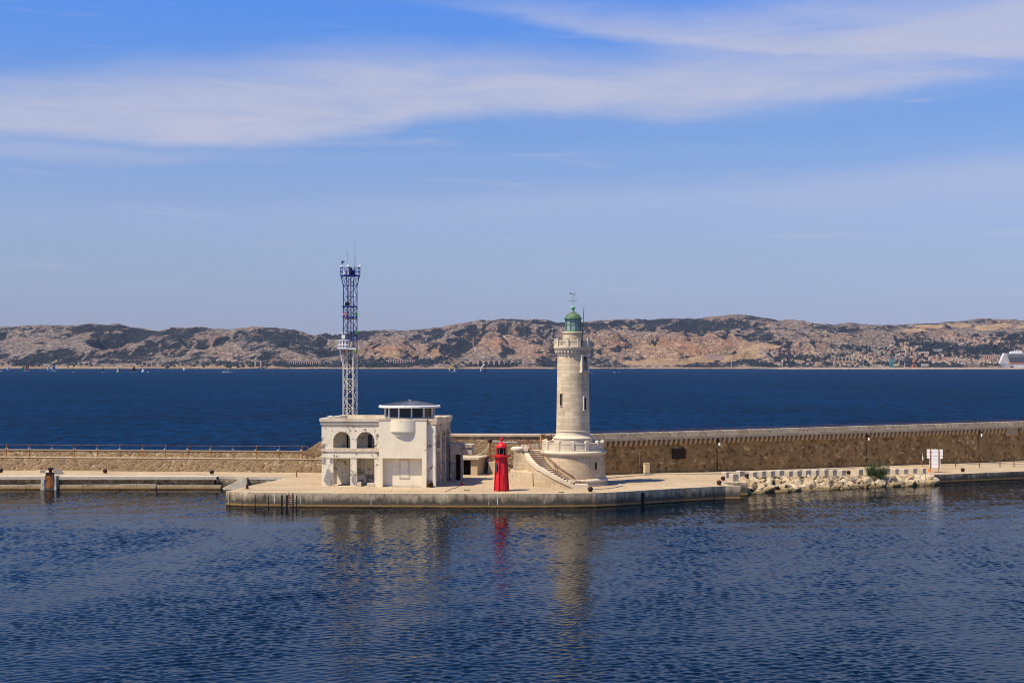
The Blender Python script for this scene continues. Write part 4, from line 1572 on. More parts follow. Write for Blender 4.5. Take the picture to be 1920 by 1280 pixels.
# landing at the head of the stair, its pier and the low buttress
mb = MB()
mb.box(-6.4, -3.3, .0, 13.5, -.05, 4.05)
mb.box(-7.0, -5.5, -1.0, .0, -.05, 4.1)
mb.build('landing', 'drum', LH)
mb = MB()
mb.lathe([(.55, 4.05), (.80, 4.12), (.86, 4.26), (.82, 4.42), (.62, 4.56), (.2, 4.62), (.001, 4.62)], 20, (-6.75, -.62))
mb.box(-6.2, -5.5, -1.1, .2, 4.05, 4.45)
mb.build('pier_cap', 'trim', LH)
mb = MB()
mb.hexa([(-7.35, -1.35, 0), (-5.5, -1.7, 0), (-5.5, .2, 0), (-7.35, .2, 0), (-7.2, -1.3, 4.1), (-6.3, -1.35, 4.1), (-6.3, .2, 4.1), (-7.2, .2, 4.1)])
mb.hexa([(-6.3, -1.35, 0), (-4.6, -3.3, 0), (-4.6, -1, 0), (-6.3, 0, 0), (-6.3, -1.35, 3.9), (-5.6, -1.9, 3.0), (-5.0, -1, 3.2), (-6.3, 0, 3.9)])
mb.build('stair_pier', 'drum', LH)
mb = MB()
mb.hexa([(-7.95, -1.9, -.05), (-4.9, -3.6, -.05), (-4.3, -2.0, -.05), (-7.6, .3, -.05), (-7.7, -1.75, 1.75), (-5.0, -3.35, 1.55), (-4.4, -2.0, 1.75), (-7.4, .3, 1.85)])
mb.build('buttress', 'plaster_shed', LH)
# railings
mb = MB()


def stair_rail(mb, R, f0, f1, n, h=.95, picket=False):
    P_ = []
    for k in range(n + 1):
        f = f0 + (f1 - f0) * k / n
        w = A0 + (A1 - A0) * f
        z = TOP * f + .12
        P_.append((R * cos(w), R * sin(w), z))
    for k in range(n):
        a, b = P_[k], P_[k + 1]
        mb.tube((a[0], a[1], a[2] + h), (b[0], b[1], b[2] + h), .03, 5)
        if picket:
            mb.tube((a[0], a[1], a[2] + .12), (b[0], b[1], b[2] + .12), .022, 4)
    for k in range(n + 1):
        a = P_[k]
        if picket or k % 3 == 0:
            mb.tube((a[0], a[1], a[2]), (a[0], a[1], a[2] + h), .024 if not picket else .012, 4)


stair_rail(mb, 5.36, .52, 1.0, 26, .85, True)
stair_rail(mb, 4.1, .38, 1.0, 12, .9)
stair_rail(mb, 4.25, .0, .40, 26, .8, True)
x0, y0, z0 = 4.25 * cos(A0), 4.25 * sin(A0), .12
for k in range(9):
    mb.tube((x0 + k * .16, y0 - .05, z0 - .05), (x0 + k * .16, y0 - .05, z0 + .8), .018, 4)
mb.tube((x0, y0 - .05, z0 + .8), (x0 + 1.35, y0 - .05, z0 + .8), .03, 5)
mb.tube((x0, y0 - .05, z0 + .1), (x0 + 1.35, y0 - .05, z0 + .1), .022, 5)
mb.path([(3.98 * cos(A0 + (A1 - A0) * f), 3.98 * sin(A0 + (A1 - A0) * f), 1.05 + TOP * f) for f in np.linspace(.0, .62, 16)], .035, 5)
mb.build('stair_railing', 'rail_red', LH)
mb = MB()
pts = [(-5.4, -.3), (-6.35, .25), (-6.6, 1.2), (-6.0, 2.0), (-4.0, 2.3), (-2.9, 2.4)]
for a, b in zip(pts[:-1], pts[1:]):
    L = sqrt((a[0] - b[0]) ** 2 + (a[1] - b[1]) ** 2)
    for h in (4.15, 5.05):
        mb.tube((*a, h), (*b, h), .035, 5)
    nn = max(2, int(L / .16))
    for k in range(nn + 1):
        q = (a[0] + (b[0] - a[0]) * k / nn, a[1] + (b[1] - a[1]) * k / nn)
        mb.tube((*q, 4.05), (*q, 5.05), .018, 4)
mb.build('landing_railing', 'rail_red', LH)
mb = MB()
mb.hexa([(-5.2, 2.7, 4.05), (-3.0, 2.9, 4.05), (-3.0, 3.2, 4.05), (-5.2, 3.0, 4.05), (-5.2, 2.7, 4.75), (-3.0, 2.9, 4.80), (-3.0, 3.2, 4.80), (-5.2, 3.0, 4.75)])
mb.build('landing_wall', 'concrete', LH)
# gate pillars and dry shrub behind the terrace
for i, (px, h, lab) in enumerate(((1017.5, 1.35, 'left dark stone gate pillar behind the lighthouse terrace'), (1026.5, 1.2, 'right brown stone gate pillar behind the lighthouse terrace'))):
    mb = MB()
    mb.obox((0, 0, h / 2), (.62, .62, h), .3, 0)
    mb.obox((0, 0, h + .06), (.78, .78, .14), .3, 1)
    p = at(px, 826, 184.0)
    tag(mb.build('gate_pillar', ['rubble_brown', 'coping'], None, (p.x, 184.0, 6.0 - .3 + .0)), lab, 'pillar')
mb = MB()
mb.hexa([(0, 0, 0), (1.1, 0, 0), (1.1, .35, 0), (0, .35, 0), (0, 0, .7), (1.1, 0, 1.45), (1.1, .35, 1.45), (0, .35, .7)])
tag(mb.build('wing_wall', 'trim', None, (4.55, 178.8, 5.65)), 'short sloping stone wing wall against the left foot of the lighthouse shaft', 'wall')
mb = MB()
rs = random.Random(11)
for k in range(46):
    a = rs.uniform(0, 2 * pi)
    p = Vector((rs.uniform(-.15, .15), rs.uniform(-.15, .15), 0))
    d = Vector((cos(a) * rs.uniform(.1, .6), sin(a) * .4, 1)).normalized()
    for j in range(5):
        q = p + d * rs.uniform(.25, .42)
        mb.tube(p, q, .022 - .003 * j, 4)
        p = q
        d = (d + Vector((rs.uniform(-.5, .5), rs.uniform(-.5, .5), rs.uniform(-.3, .3)))).normalized()
p = at(1034, 818, 182)
tag(mb.build('dry_shrub', 'twig', None, (p.x, 182, 5.9)), 'bare brown leafless shrub between the pillars and the lighthouse shaft', 'shrub')

#@@OBJECTS
# ------------------------------------------------------------------ red harbour beacon
BX, BY = (940.3 - 960) / F * 163.6, 163.6
RB = thing('red_beacon', 'small bright red fluted metal beacon standing between building and lighthouse', 'beacon', (BX, BY, Q))
RB.scale = (.93, .93, 1)
mb = MB()
NB = 8
br = RAD(22.5)
mb.lathe([(.98, 0), (.98, .08), (.88, .10), (.70, 3.75), (.72, 3.78)], NB, rot=br, smooth=False)
mb.build('column', 'red', RB)
for k in range(NB):
    w = br + 2 * pi * k / NB
    mb = MB()
    mb.hexa([((.84) * cos(w) - .055 * -sin(w), .84 * sin(w) - .055 * cos(w), .05), (1.02 * cos(w) - .055 * -sin(w), 1.02 * sin(w) - .055 * cos(w), .05),
             (1.02 * cos(w) + .055 * -sin(w), 1.02 * sin(w) + .055 * cos(w), .05), (.84 * cos(w) + .055 * -sin(w), .84 * sin(w) + .055 * cos(w), .05),
             (.66 * cos(w) - .055 * -sin(w), .66 * sin(w) - .055 * cos(w), 3.75), (.79 * cos(w) - .055 * -sin(w), .79 * sin(w) - .055 * cos(w), 3.75),
             (.79 * cos(w) + .055 * -sin(w), .79 * sin(w) + .055 * cos(w), 3.75), (.66 * cos(w) + .055 * -sin(w), .66 * sin(w) + .055 * cos(w), 3.75)])
    mb.build('rib', 'red', RB)
mb = MB()
mb.lathe([(.7, 3.72), (.86, 3.74), (.86, 3.86), (1.0, 3.90), (1.02, 4.06), (.6, 4.08)], 16, smooth=False)
for k in range(8):
    w = 2 * pi * k / 8
    mb.obox((1.06 * cos(w), 1.06 * sin(w), 4.02), (.2, .14, .12), w)
mb.build('gallery', 'red', RB)
mb = MB()
for k in range(8):
    w = br + 2 * pi * k / 8
    mb.obox((.64 * cos(w), .64 * sin(w), 4.50), (.07, .06, .95), w)
mb.lathe([(.66, 4.06), (.66, 4.20), (.6, 4.2)], 8, rot=br, smooth=False)
mb.lathe([(.6, 4.9), (.67, 4.9), (.67, 5.0)], 8, rot=br, smooth=False)
bl = mb.build('lantern', 'red', RB)
mb = MB()
mb.lathe([(.56, 4.12), (.56, 4.95)], 8, rot=br, smooth=False)
mb.build('lantern_glazing', 'dark', bl)
mb = MB()
mb.lathe([(.6, 4.98), (.72, 5.0), (.70, 5.08), (.58, 5.30), (.42, 5.48), (.22, 5.60), (.12, 5.64), (.10, 5.74), (.10, 5.78)], 24)
mb.build('dome', 'red', RB)
mb = MB()
mb.sphere((0, 0, 5.94), .185, 9)
mb.tube((0, 0, 6.1), (0, 0, 6.2), .04, 6)
mb.build('ball_finial', 'red', RB)
mb = MB()
w = RAD(-90 + 0)
mb.obox((.82 * cos(w), .82 * sin(w), 1.05), (.06, .46, 1.7), w)
mb.build('door', 'red', RB)
mb = MB()
mb.lathe([(.845, 1.98), (.87, 2.0), (.83, 2.04)], NB, rot=br, smooth=False)
mb.build('seam_band', 'red', RB)
mb = MB()
w = RAD(-90 - 50)
mb.obox((.86 * cos(w), .86 * sin(w), 2.75), (.05, .36, .95), w)
mb.build('solar_panel', 'solar', RB)

# ------------------------------------------------------------------ lattice mast
TX, TY = at(656.6, 700, 184.0).x, 184.0
TW = thing('lattice_mast', 'tall steel lattice radio mast, white below and dark blue above, behind the cream building', 'mast', (TX, TY, Q), RAD(30))
KP = F / TY


def tz(py):
    return H - (py - YH) / KP - Q


RM = 13.9 / KP
Z0, ZB, ZF, ZT = 0.0, tz(655), tz(536), tz(517)
cor = [(RM * cos(pi / 2 * k), RM * sin(pi / 2 * k)) for k in range(4)]
for k in range(4):
    mb = MB()
    mb.tube((*cor[k], 0), (*cor[k], ZB), .085, 6)
    mb.build('leg', 'white_mast', TW)
    mb = MB()
    mb.tube((*cor[k], ZB), (*cor[k], ZF), .06, 6)
    mb.tube((*cor[k], ZF), (cor[k][0] * 1.35, cor[k][1] * 1.35, ZT), .06, 6)
    mb.build('leg', 'blue_mast', TW)
for nm, a, b, mt in (('bracing', 0.0, ZB, 'white_mast'), ('bracing', ZB, ZF, 'blue_mast')):
    mb = MB()
    nb = max(1, round((b - a) / 1.28))
    for j in range(nb):
        z0 = a + (b - a) * j / nb
        z1 = a + (b - a) * (j + 1) / nb
        for k in range(4):
            p, q = cor[k], cor[(k + 1) % 4]
            if j % 2:
                p, q = q, p
            mb.tube((*p, z0), (*q, z1), .036, 4)
            mb.tube((*q, z1), (*p, z1), .03, 4)
            if j % 3 == 0:
                mb.tube((*q, z0), (*p, z1), .024, 4)
    mb.build(nm, mt, TW)
mb = MB()
for k in range(4):
    p, q = cor[k], cor[(k + 1) % 4]
    mb.tube((p[0] * 1.35, p[1] * 1.35, ZT), (*q, ZF), .03, 4)
    mb.tube((q[0] * 1.35, q[1] * 1.35, ZT), (*p, ZF), .03, 4)
mb.build('flared_bracing', 'blue_mast', TW)
mb = MB()
mb.tube((-.05, -.3, 0), (-.05, -.3, ZT), .05, 5)
mb.tube((-.35, -.2, 0), (-.35, -.2, ZT), .03, 5)
mb.tube((.05, -.2, 0), (.05, -.2, ZT), .03, 5)
j = 0
while j * .45 < ZT:
    mb.tube((-.35, -.2, j * .45), (.05, -.2, j * .45), .015, 4)
    j += 1
mb.build('ladder_and_cables', 'cable', TW)
# head platform
RP = 1.28
mb = MB()
mb.lathe([(.2, ZT - .05), (RP, ZT - .05), (RP, ZT + .07), (.2, ZT + .07)], 12, smooth=False)
for h in (.5, .98):
    mb.lathe([(RP - .03, ZT + h), (RP + .03, ZT + h), (RP + .03, ZT + h + .06), (RP - .03, ZT + h + .06)], 12, smooth=False)
for k in range(12):
    w = 2 * pi * k / 12
    mb.tube((RP * cos(w), RP * sin(w), ZT), (RP * cos(w), RP * sin(w), ZT + 1.05), .035, 4)
hp = mb.build('head_platform', 'blue_mast', TW)
for (x, y, r, h, mt, nm) in ((-.5, .4, .22, .65, 'white', 'cabinet'), (.35, -.1, .25, .7, 'blue_mast', 'cabinet'), (-.1, -.35, .14, .95, 'iron', 'cabinet')):
    mb = MB()
    mb.obox((x, y, ZT + .07 + h / 2), (r * 2, r * 1.6, h), .4)
    mb.build(nm, mt, hp)
inv = RAD(-30)


def tl(px, dy=0.0):
    """mast-local x,y for a photo column"""
    x = (px - 656.6) / KP
    return (x * cos(inv) - dy * sin(inv), x * sin(inv) + dy * cos(inv))


for px, r in ((640.5, .17), (653, .22), (675, .2)):
    mb = MB()
    xx, yy = tl(px)
    mb.tube((xx, yy, ZT + .98), (xx, yy, ZT + 1.12), .05, 5)
    mb.sphere((xx, yy, ZT + 1.22), r, 8, 0, .8)
    mb.build('radome', 'white', TW)
mb = MB()
mb.tube((*tl(665.5), ZT), (*tl(665.5), tz(480)), .035, 5)
mb.tube((*tl(665.5), tz(480)), (*tl(665.5), tz(446)), .02, 5, 0, .010)
mb.build('whip_aerial', 'cable', TW)
mb = MB()
mb.tube((*tl(651.3), ZT), (*tl(651.3), tz(476)), .025, 5)
mb.sphere((*tl(651.3), tz(474.5)), .10, 6)
mb.build('aerial', 'grey_metal', TW)
mb = MB()
mb.tube((*tl(640.6), ZT + 1), (*tl(640.6), tz(489)), .03, 5)
xx, yy = tl(640.6)
x2, y2 = tl(647.5)
mb.face([(xx, yy, tz(489)), (xx, yy, tz(496)), (x2, y2, tz(489.4))])
mb.face([(xx + .01, yy + .01, tz(489)), (x2 + .01, y2 + .01, tz(489.4)), (xx + .01, yy + .01, tz(496))])
mb.build('blue_vane', 'blue_mast', TW)
# equipment on the shaft
for px, py0, py1, mt, nm, w in ((652, 573, 566.5, 'iron', 'equipment_box', .55), (663, 556, 553.5, 'white', 'dish_aerial', .5), (656, 575.5, 574, 'blue_mast', 'shelf', 1.9), (657, 595, 594, 'blue_mast', 'shelf', 1.9)):
    mb = MB()
    a_, b_ = tz(py0), tz(py1)
    mb.obox((*tl(px, -.35), (a_ + b_) / 2), (w, w * .8, b_ - a_), inv)
    mb.build(nm, mt, TW)
for px, py, mt in ((669.5, 590, 'green_light'), (669.2, 623, 'green_light'), (669.3, 659, 'green_light'), (645.5, 590, 'red_light'), (646, 660, 'red_light'), (652, 590, 'red_light')):
    mb = MB()
    mb.obox((*tl(px, -.5), tz(py)), (.22, .18, .52), inv)
    mb.build('navigation_light', mt, TW)
for py in (593, 657):
    mb = MB()
    mb.lathe([(RM * .9, tz(py + 5)), (RM * 1.1, tz(py + 5)), (RM * 1.1, tz(py + 4)), (RM * .9, tz(py + 4))], 8, smooth=False)
    mb.lathe([(RM * .9, tz(py - 4)), (RM * 1.1, tz(py - 4)), (RM * 1.1, tz(py - 5)), (RM * .9, tz(py - 5))], 8, smooth=False)
    mb.build('ring_frame', 'grey_metal', TW)
# white side balcony with the radar scanner
mb = MB()
zb0, zb1 = tz(655), tz(638)


def bal_pt(px, dy, z):
    x, y = tl(px, dy)
    return (x, y, z)


fl = [bal_pt(634.5, -1.2, zb0), bal_pt(669, -1.2, zb0), bal_pt(669, .9, zb0), bal_pt(634.5, .9, zb0)]
mb.hexa([(x, y, z) for x, y, z in fl] + [(x, y, z + .16) for x, y, z in fl])
edge = [(634.5, -1.2), (655, -1.2)]
for (pa, pb) in (((634.5, -1.2), (655, -1.2)), ((634.5, -1.2), (634.5, .9)), ((655, -1.2), (655, .9)), ((634.5, .9), (655, .9))):
    for zz in (zb0 + .16, (zb0 + zb1) / 2, zb1):
        mb.tube(bal_pt(*pa, zz), bal_pt(*pb, zz), .06, 4)
    nn = 4
    for k in range(nn + 1):
        px = pa[0] + (pb[0] - pa[0]) * k / nn
        dy = pa[1] + (pb[1] - pa[1]) * k / nn
        mb.tube(bal_pt(px, dy, zb0), bal_pt(px, dy, zb1), .055, 4)
mb.tube(bal_pt(638, 0, zb0), bal_pt(643, 0, zb0 - 2.2), .05, 5)
mb.tube(bal_pt(638, -.8, zb0), bal_pt(644, -.5, zb0 - 2.2), .04, 5)
mb.build('side_balcony', 'white', TW)
mb = MB()
mb.tube(bal_pt(644, -.4, zb1 - .6), bal_pt(644.5, -.4, tz(634)), .12, 6)
mb.obox(bal_pt(644.5, -.4, tz(631.5)), (.42, .4, .5), inv)
mb.obox(bal_pt(646, -.4, tz(624)), (1.35, .18, .14), inv + .2)
mb.tube(bal_pt(644.8, -.4, tz(628)), bal_pt(645, -.4, tz(624)), .07, 6)
mb.build('radar_scanner', 'white', TW)
mb = MB()
mb.tube(bal_pt(660, -.6, tz(651)), bal_pt(660, -.6, tz(640)), .17, 8)
mb.build('gas_cylinder', 'cream_box', TW)

# ------------------------------------------------------------------ bollards and quay things


def gnd(px, py, z=None):
    """point of the quay surface seen at a photo pixel"""
    zz = Q if z is None else z
    for _ in range(3):
        Y = (H - zz) * F / (py - YH)
        x = (px - 960) / F * Y
        if z is None:
            zz = zq(x)
    return Vector((x, Y, zz))


mb = MB()
boll0 = None
BL = [(1106.8, 921.8, 'round black iron bollard in front of the lighthouse stair', .31),
      (1348.3, 909.3, 'round black iron bollard nearest the right corner of the pier head', .31),
      (1355.6, 901.0, 'round black iron bollard beside the first concrete block', .29),
      (1400.3, 895.6, 'round black iron bollard at the left end of the boulder heap', .29),
      (1591.0, 889.5, 'round black iron bollard between concrete blocks, left of the green bush', .30),
      (1805.0, 884.6, 'round black iron bollard alone on the right quay beyond the slatted sign', .29),
      (197.0, 887.0, 'round black iron bollard midway along the left quay', .30),
      (1.5, 886.0, 'round black iron bollard cut by the left edge of the picture', .30),
      (397.0, 889.0, 'round black iron bollard at the right end of the left quay', .30)]
for i, (px, py, lab, r) in enumerate(BL):
    p = gnd(px, py)
    if boll0 is None:
        boll0 = thing('bollard', lab, 'bollard', p, 0, 'round iron bollards along the quays')
        m1 = MB()
        m1.sphere((0, 0, .34), .31, 10, 0, .92)
        m1.build('head', 'iron', boll0)
        m1 = MB()
        m1.lathe([(.26, 0), (.26, .05), (.19, .07), (.19, .2)], 16)
        m1.build('stem', 'rust', boll0)
    else:
        dup(boll0, p, i * .7, lab, (r / .31,) * 3)
# bollard against the building, set in a rust stain
q = Matrix.Translation(Vector(B.location)) @ Matrix.Rotation(RAD(-6.5), 4, 'Z') @ Vector((13.15, -.25, 0))
dup(boll0, q, 0, 'dark red rusty bollard against the right corner of the cream building', (1.25,) * 3)
# concrete pads under some left bollards
for px, py, lab in ((391, 890.5, 'small flat concrete pad under the right bollard of the left quay'),):
    p = gnd(px, py)
    mb = MB()
    mb.obox((0, 0, .06), (1.2, .5, .12), 0)
    tag(mb.build('concrete_pad', 'concrete', None, p), lab, 'pad')
# iron post and cleat on the pier head
p = gnd(556, 894)
mb = MB()
mb.tube((0, 0, 0), (0, 0, .86), .09, 8)
mb.lathe([(.1, .86), (.06, .92), (.001, .93)], 8)
tag(mb.build('iron_post', 'rust', None, p), 'single short rusty iron post left of the cream building', 'post')
p = gnd(463.5, 915.8)
cl = thing('mooring_cleat', 'rusty mooring hook on a stained plate near the left tip of the pier head', 'cleat', p)
mb = MB()
mb.lathe([(.17, 0), (.15, .3), (.13, .42)], 10)
mb.obox((.22, 0, .46), (.62, .2, .14), .2)
mb.build('hook', 'iron', cl)
mb = MB()
mb.lathe([(.001, .012), (.55, .012), (.62, 0)], 16)
mb.build('base_plate', 'rust', cl)
# red float with its rope
p = gnd(866.5, 909.5)
mb = MB()
mb.sphere((0, 0, .17), .2, 8, 0, .85)
tag(mb.build('float', 'red_light', None, p), 'small red ball float lying on the paving left of the beacon', 'float')
p2 = gnd(836, 921)
mb = MB()
n_ = 14
pp = [Vector((0, 0, .03)).lerp(Vector((p2.x - p.x, p2.y - p.y, .03)), k / n_) + Vector((.06 * sin(k * 1.3), .1 * sin(k * .8), 0)) for k in range(n_ + 1)]
mb.path([tuple(v) for v in pp], .028, 5)
tag(mb.build('rope', 'cable', None, p), 'thin dark rope trailing from the red float to the quay edge', 'rope')
for px, py, L, a, lab in ((875.5, 919.5, .75, 0, 'short dark plank lying on the paving left of the red beacon'), (1052, 923, .7, .45, 'thin grey bar lying near the quay edge below the stair')):
    p = gnd(px, py)
    mb = MB()
    mb.obox((0, 0, .04), (L, .16, .08), a)
    tag(mb.build('plank', 'bark', None, p), lab, 'plank')
# ladder on the pier face
lx = (546 - 960) / F * 161.4
ly, la = on_front(lx)
ld = thing('quay_ladder', 'rusty rung ladder fixed to the left part of the pier face', 'ladder', (lx, ly - .08, 0), la)
for sx in (-.2, .2):
    mb = MB()
    mb.tube((sx, 0, -.4), (sx, 0, Q + .1), .04, 6)
    mb.build('rail', 'rust', ld)
for k in range(6):
    mb = MB()
    mb.tube((-.2, 0, .15 + k * .26), (.2, 0, .15 + k * .26), .03, 5)
    mb.build('rung', 'grey_metal', ld)
# fender tag beside the ladder
# big rusty mooring post with its steel fender on the left quay
p = Vector(((93.5 - 960) / F * 183.6, 183.5, 0))
bf = thing('mooring_dolphin', 'big rusty mooring post with corroded steel fender plate built into the left quay', 'mooring post', p)
mb = MB()
mb.hexa([(-1.15, -.25, -.6), (.95, -.25, -.6), (.95, 1.6, -.6), (-1.15, 1.6, -.6), (-1.05, -.1, Q + .12), (.85, -.1, Q + .12), (.85, 1.6, Q + .12), (-1.05, 1.6, Q + .12)])
mb.build('concrete_pier', 'concrete', bf)
mb = MB()
for k in range(7):
    x = -.46 + k * .15
    mb.tube((x, -.24, .12), (x, -.20, Q + .2), .095, 6)
mb.build('fender_plate', 'rust', bf)
mb = MB()
mb.obox((.0, .1, Q + .32), (.92, .6, .52), 0)
mb.build('post_block', 'iron', bf)
mb = MB()
mb.lathe([(.24, Q + .55), (.2, Q + .75), (.2, Q + .92), (.38, Q + 1.02), (.4, Q + 1.12), (.26, Q + 1.24), (.001, Q + 1.28)], 16, (.05, .2))
mb.build('post_head', 'iron', bf)
mb = MB()
mb.tube((-.85, -.25, .7), (-.62, -.25, 1.35), .1, 6)
mb.tube((-.62, -.25, .2), (-.62, -.25, 1.35), .1, 6)
mb.build('chain_bracket', 'grey_metal', bf)
for px, py, lab in ((110, 888.5, 'nearer grey concrete slab beside the big rusty mooring post'), (108, 884.5, 'farther grey concrete slab beside the big rusty mooring post'), (80, 886.0, 'grey concrete slab left of the big rusty mooring post')):
    p = gnd(px, py)
    mb = MB()
    mb.obox((0, 0, .17), (1.15 if px > 100 else .6, .5, .34), .25)
    tag(mb.build('concrete_slab', 'concrete_grey', None, p, None, .02), lab, 'slab')

# cream cabinet
p = gnd(1212.3, 888.6)
cb = thing('cabinet', 'cream electrical cabinet on a grey plinth by the corbelled wall', 'cabinet', p, RAD(20))
mb = MB()
mb.obox((0, 0, .10), (.74, .5, .2))
mb.build('plinth', 'concrete_grey', cb)
mb = MB()
mb.obox((0, 0, .80), (.72, .48, 1.2))
mb.obox((0, 0, 1.42), (.78, .54, .06))
mb.build('body', 'cream_box', cb, bevel=.01)
mb = MB()
mb.obox((0.02, -.25, .8), (.6, .02, 1.05))
mb.build('door', 'cream_box', cb)

# concrete blocks along the edge above the boulders
BLK = [(1360, 895.2, 1.0), (1375.5, 901.5, 1.1), (1388, 893.5, 1.0)]
x = 1412.0
while x < 1740:
    BLK.append((x, 895.0 - (x - 1400) * .0215, 1.0))
    x += 16.9 + random.uniform(-.8, .8)
mbk = MB()
mbk.obox((0, 0, .40), (.86, .80, .86), 0, 0, 1, .06)
blk0 = None
for i, (px, py, sc_) in enumerate(BLK):
    if 1583 < px < 1597:
        continue
    p = gnd(px, py)
    lab = 'cast concrete block with a pale and a shaded face in the row above the boulders'
    if i == 1:
        lab = 'biggest concrete block standing forward at the left end of the block row'
    elif i == 0:
        lab = 'leftmost concrete block of the row, behind the bollard'
    rz = RAD(38) + random.uniform(-.16, .16)
    s3 = (sc_ * random.uniform(.93, 1.07), sc_ * random.uniform(.93, 1.07), sc_ * random.uniform(.86, 1.08))
    if blk0 is None:
        blk0 = mbk.build('concrete_block', 'concrete_block', None, p, rz, .03)
        tag(blk0, lab, 'concrete block', 'concrete blocks along the quay edge')
        blk0.scale = s3
    else:
        dup(blk0, p, rz, lab, s3)

# boulders
fillb = MB()
bk = [(29.2, 176.6), (29.2, 182.4), (34, 184.6), (40, 186.8), (48, 189.8), (57.5, 193.4), (57.0, 192.2)]
for a, b in (((29.2, 182.6), (36, 185.2)), ((36, 185.2), (44, 188.2)), ((44, 188.2), (51, 190.8)), ((51, 190.8), (57.6, 193.4))):
    def fr(p_):
        t_ = (p_[0] - 29.2) / 28.3
        return (p_[0] + .6, 177.2 + 14.9 * t_)
    fa, fb = fr(a), fr(b)
    fillb.face([(fa[0], fa[1], -.9), (fb[0], fb[1], -.9), (b[0], b[1], zq(b[0]) - .25), (a[0], a[1], zq(a[0]) - .25)])
struct(fillb.build('rubble_bank', 'rubble_brown'))


def rock_mesh(seed):
    bm = bmesh.new()
    bmesh.ops.create_icosphere(bm, subdivisions=3, radius=1.0)
    rs = random.Random(seed)
    planes = []
    for k in range(13):
        v = Vector((rs.gauss(0, 1), rs.gauss(0, 1), rs.gauss(0, 1))).normalized()
        planes.append((v, rs.uniform(.50, .88)))
    for v in bm.verts:
        c = v.co.copy()
        for nn, d in planes:
            h = c.dot(nn)
            if h > d:
                c -= nn * (h - d) * .985
        c *= 1 + .06 * mnoise.noise(c * 2.1 + Vector((seed * 3.1, 0, 0))) + .05 * mnoise.noise(c * 5 + Vector((0, seed, 0)))
        v.co = c
    me = bpy.data.meshes.new('boulder')
    bm.to_mesh(me)
    bm.free()
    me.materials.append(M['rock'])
    for p_ in me.polygons:
        p_.use_smooth = True
    me.set_sharp_from_angle(angle=RAD(16))
    return me


RMES = [rock_mesh(i + 1) for i in range(12)]
rs = random.Random(21)
cnt = 0
for row in range(7):
    s0 = row / 6.0
    t_ = -.01
    while t_ < 1.0:
        r = rs.choice((rs.uniform(.34, .55), rs.uniform(.5, .88))) * (1.08 if t_ < .45 else (.85 if t_ < .62 else 1.12))
        if row == 6:
            r *= .62
        back = Vector((29.0 + 28.3 * t_, 182.1 + 10.9 * t_, 0))
        frt = Vector((29.6 + 27.4 * t_, 177.5 + 14.7 * t_, 0))
        if (back - frt).length < 2.2:
            frt = back + (frt - back).normalized() * 2.2
        s = s0 + rs.uniform(-.06, .06)
        p = frt.lerp(back, s)
        top = zq(p.x) - .05
        z = -.12 + s * (top - .1) + rs.uniform(-.1, .16)
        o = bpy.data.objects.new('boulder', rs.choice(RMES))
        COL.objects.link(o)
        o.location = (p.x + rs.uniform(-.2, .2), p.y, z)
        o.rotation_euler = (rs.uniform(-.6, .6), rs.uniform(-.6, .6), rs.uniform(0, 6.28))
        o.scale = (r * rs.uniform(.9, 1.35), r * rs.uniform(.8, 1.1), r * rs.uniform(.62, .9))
        tag(o, 'pale angular limestone boulder in the heap sloping from the block row to the water', 'boulder', 'boulders heaped below the concrete blocks')
        cnt += 1
        t_ += (r * 1.55) / 29.5 * (1.0 if row < 5 else 1.1)

# green bush over the boulders
p = gnd(1643, 893)
bu = thing('tamarisk_bush', 'dark green feathery bush growing over the boulders at the block row', 'bush', (p.x, p.y, p.z - .3))
rs = random.Random(4)
tr, lf = MB(), MB()
leaf_pts = []
plumes = []
for k in range(38):
    bx_, by_ = rs.uniform(-1.25, 1.25), rs.uniform(-.6, .6)
    lean = Vector((bx_ * .38 + rs.gauss(0, .16), by_ * .3, 1)).normalized()
    plumes.append((Vector((bx_ * .55, by_ * .6, 0)), lean, rs.uniform(1.5, 3.0) * (1.12 if bx_ < -.1 else .95) * (1 - .28 * abs(bx_) / 1.25)))
for base, d, hgt in plumes:
    q = base
    for j in range(1, 9):
        f = j / 8
        nq = base + d * hgt * f + Vector((d.x * .25 * f * f, 0, 0))
        tr.tube(q, nq, .03 * (1 - .85 * f) + .003, 4)
        w_ = .46 * (1 - f) ** .8 * (.5 + .5 * min(1, f * 3)) + .04
        for _ in range(int(36 * (1.15 - f)) if f > .15 else 14):
            leaf_pts.append((q.lerp(nq, rs.random()) + Vector((rs.gauss(0, w_ * .6), rs.gauss(0, w_ * .6), rs.gauss(0, .07))), d))
        q = nq
for pnt, d in leaf_pts:
    u_ = (d * .9 + Vector((rs.gauss(0, .75), rs.gauss(0, .6), rs.gauss(.1, .5)))).normalized() * rs.uniform(.12, .30)
    v_ = u_.cross(Vector((rs.gauss(0, 1), rs.gauss(0, 1), rs.gauss(0, 1)))).normalized() * rs.uniform(.012, .030)
    lf.face([pnt - v_, pnt + v_, pnt + u_ + v_ * .3, pnt + u_ - v_ * .3])
tr.build('branches', 'bark', bu)
lf.build('foliage', 'leaf', bu)

# slatted white sign seen from behind
pa = gnd(1746, 885.5)
pb = gnd(1761, 886.5)
sg = thing('sign_board', 'white slatted sign board on two rusty posts above the last concrete blocks', 'sign', ((pa.x + pb.x) / 2, (pa.y + pb.y) / 2 + .3, zq(57)), RAD(-14))
K = F / sg.location.y


def sz(py):
    return H - (py - YH) / K - sg.location.z


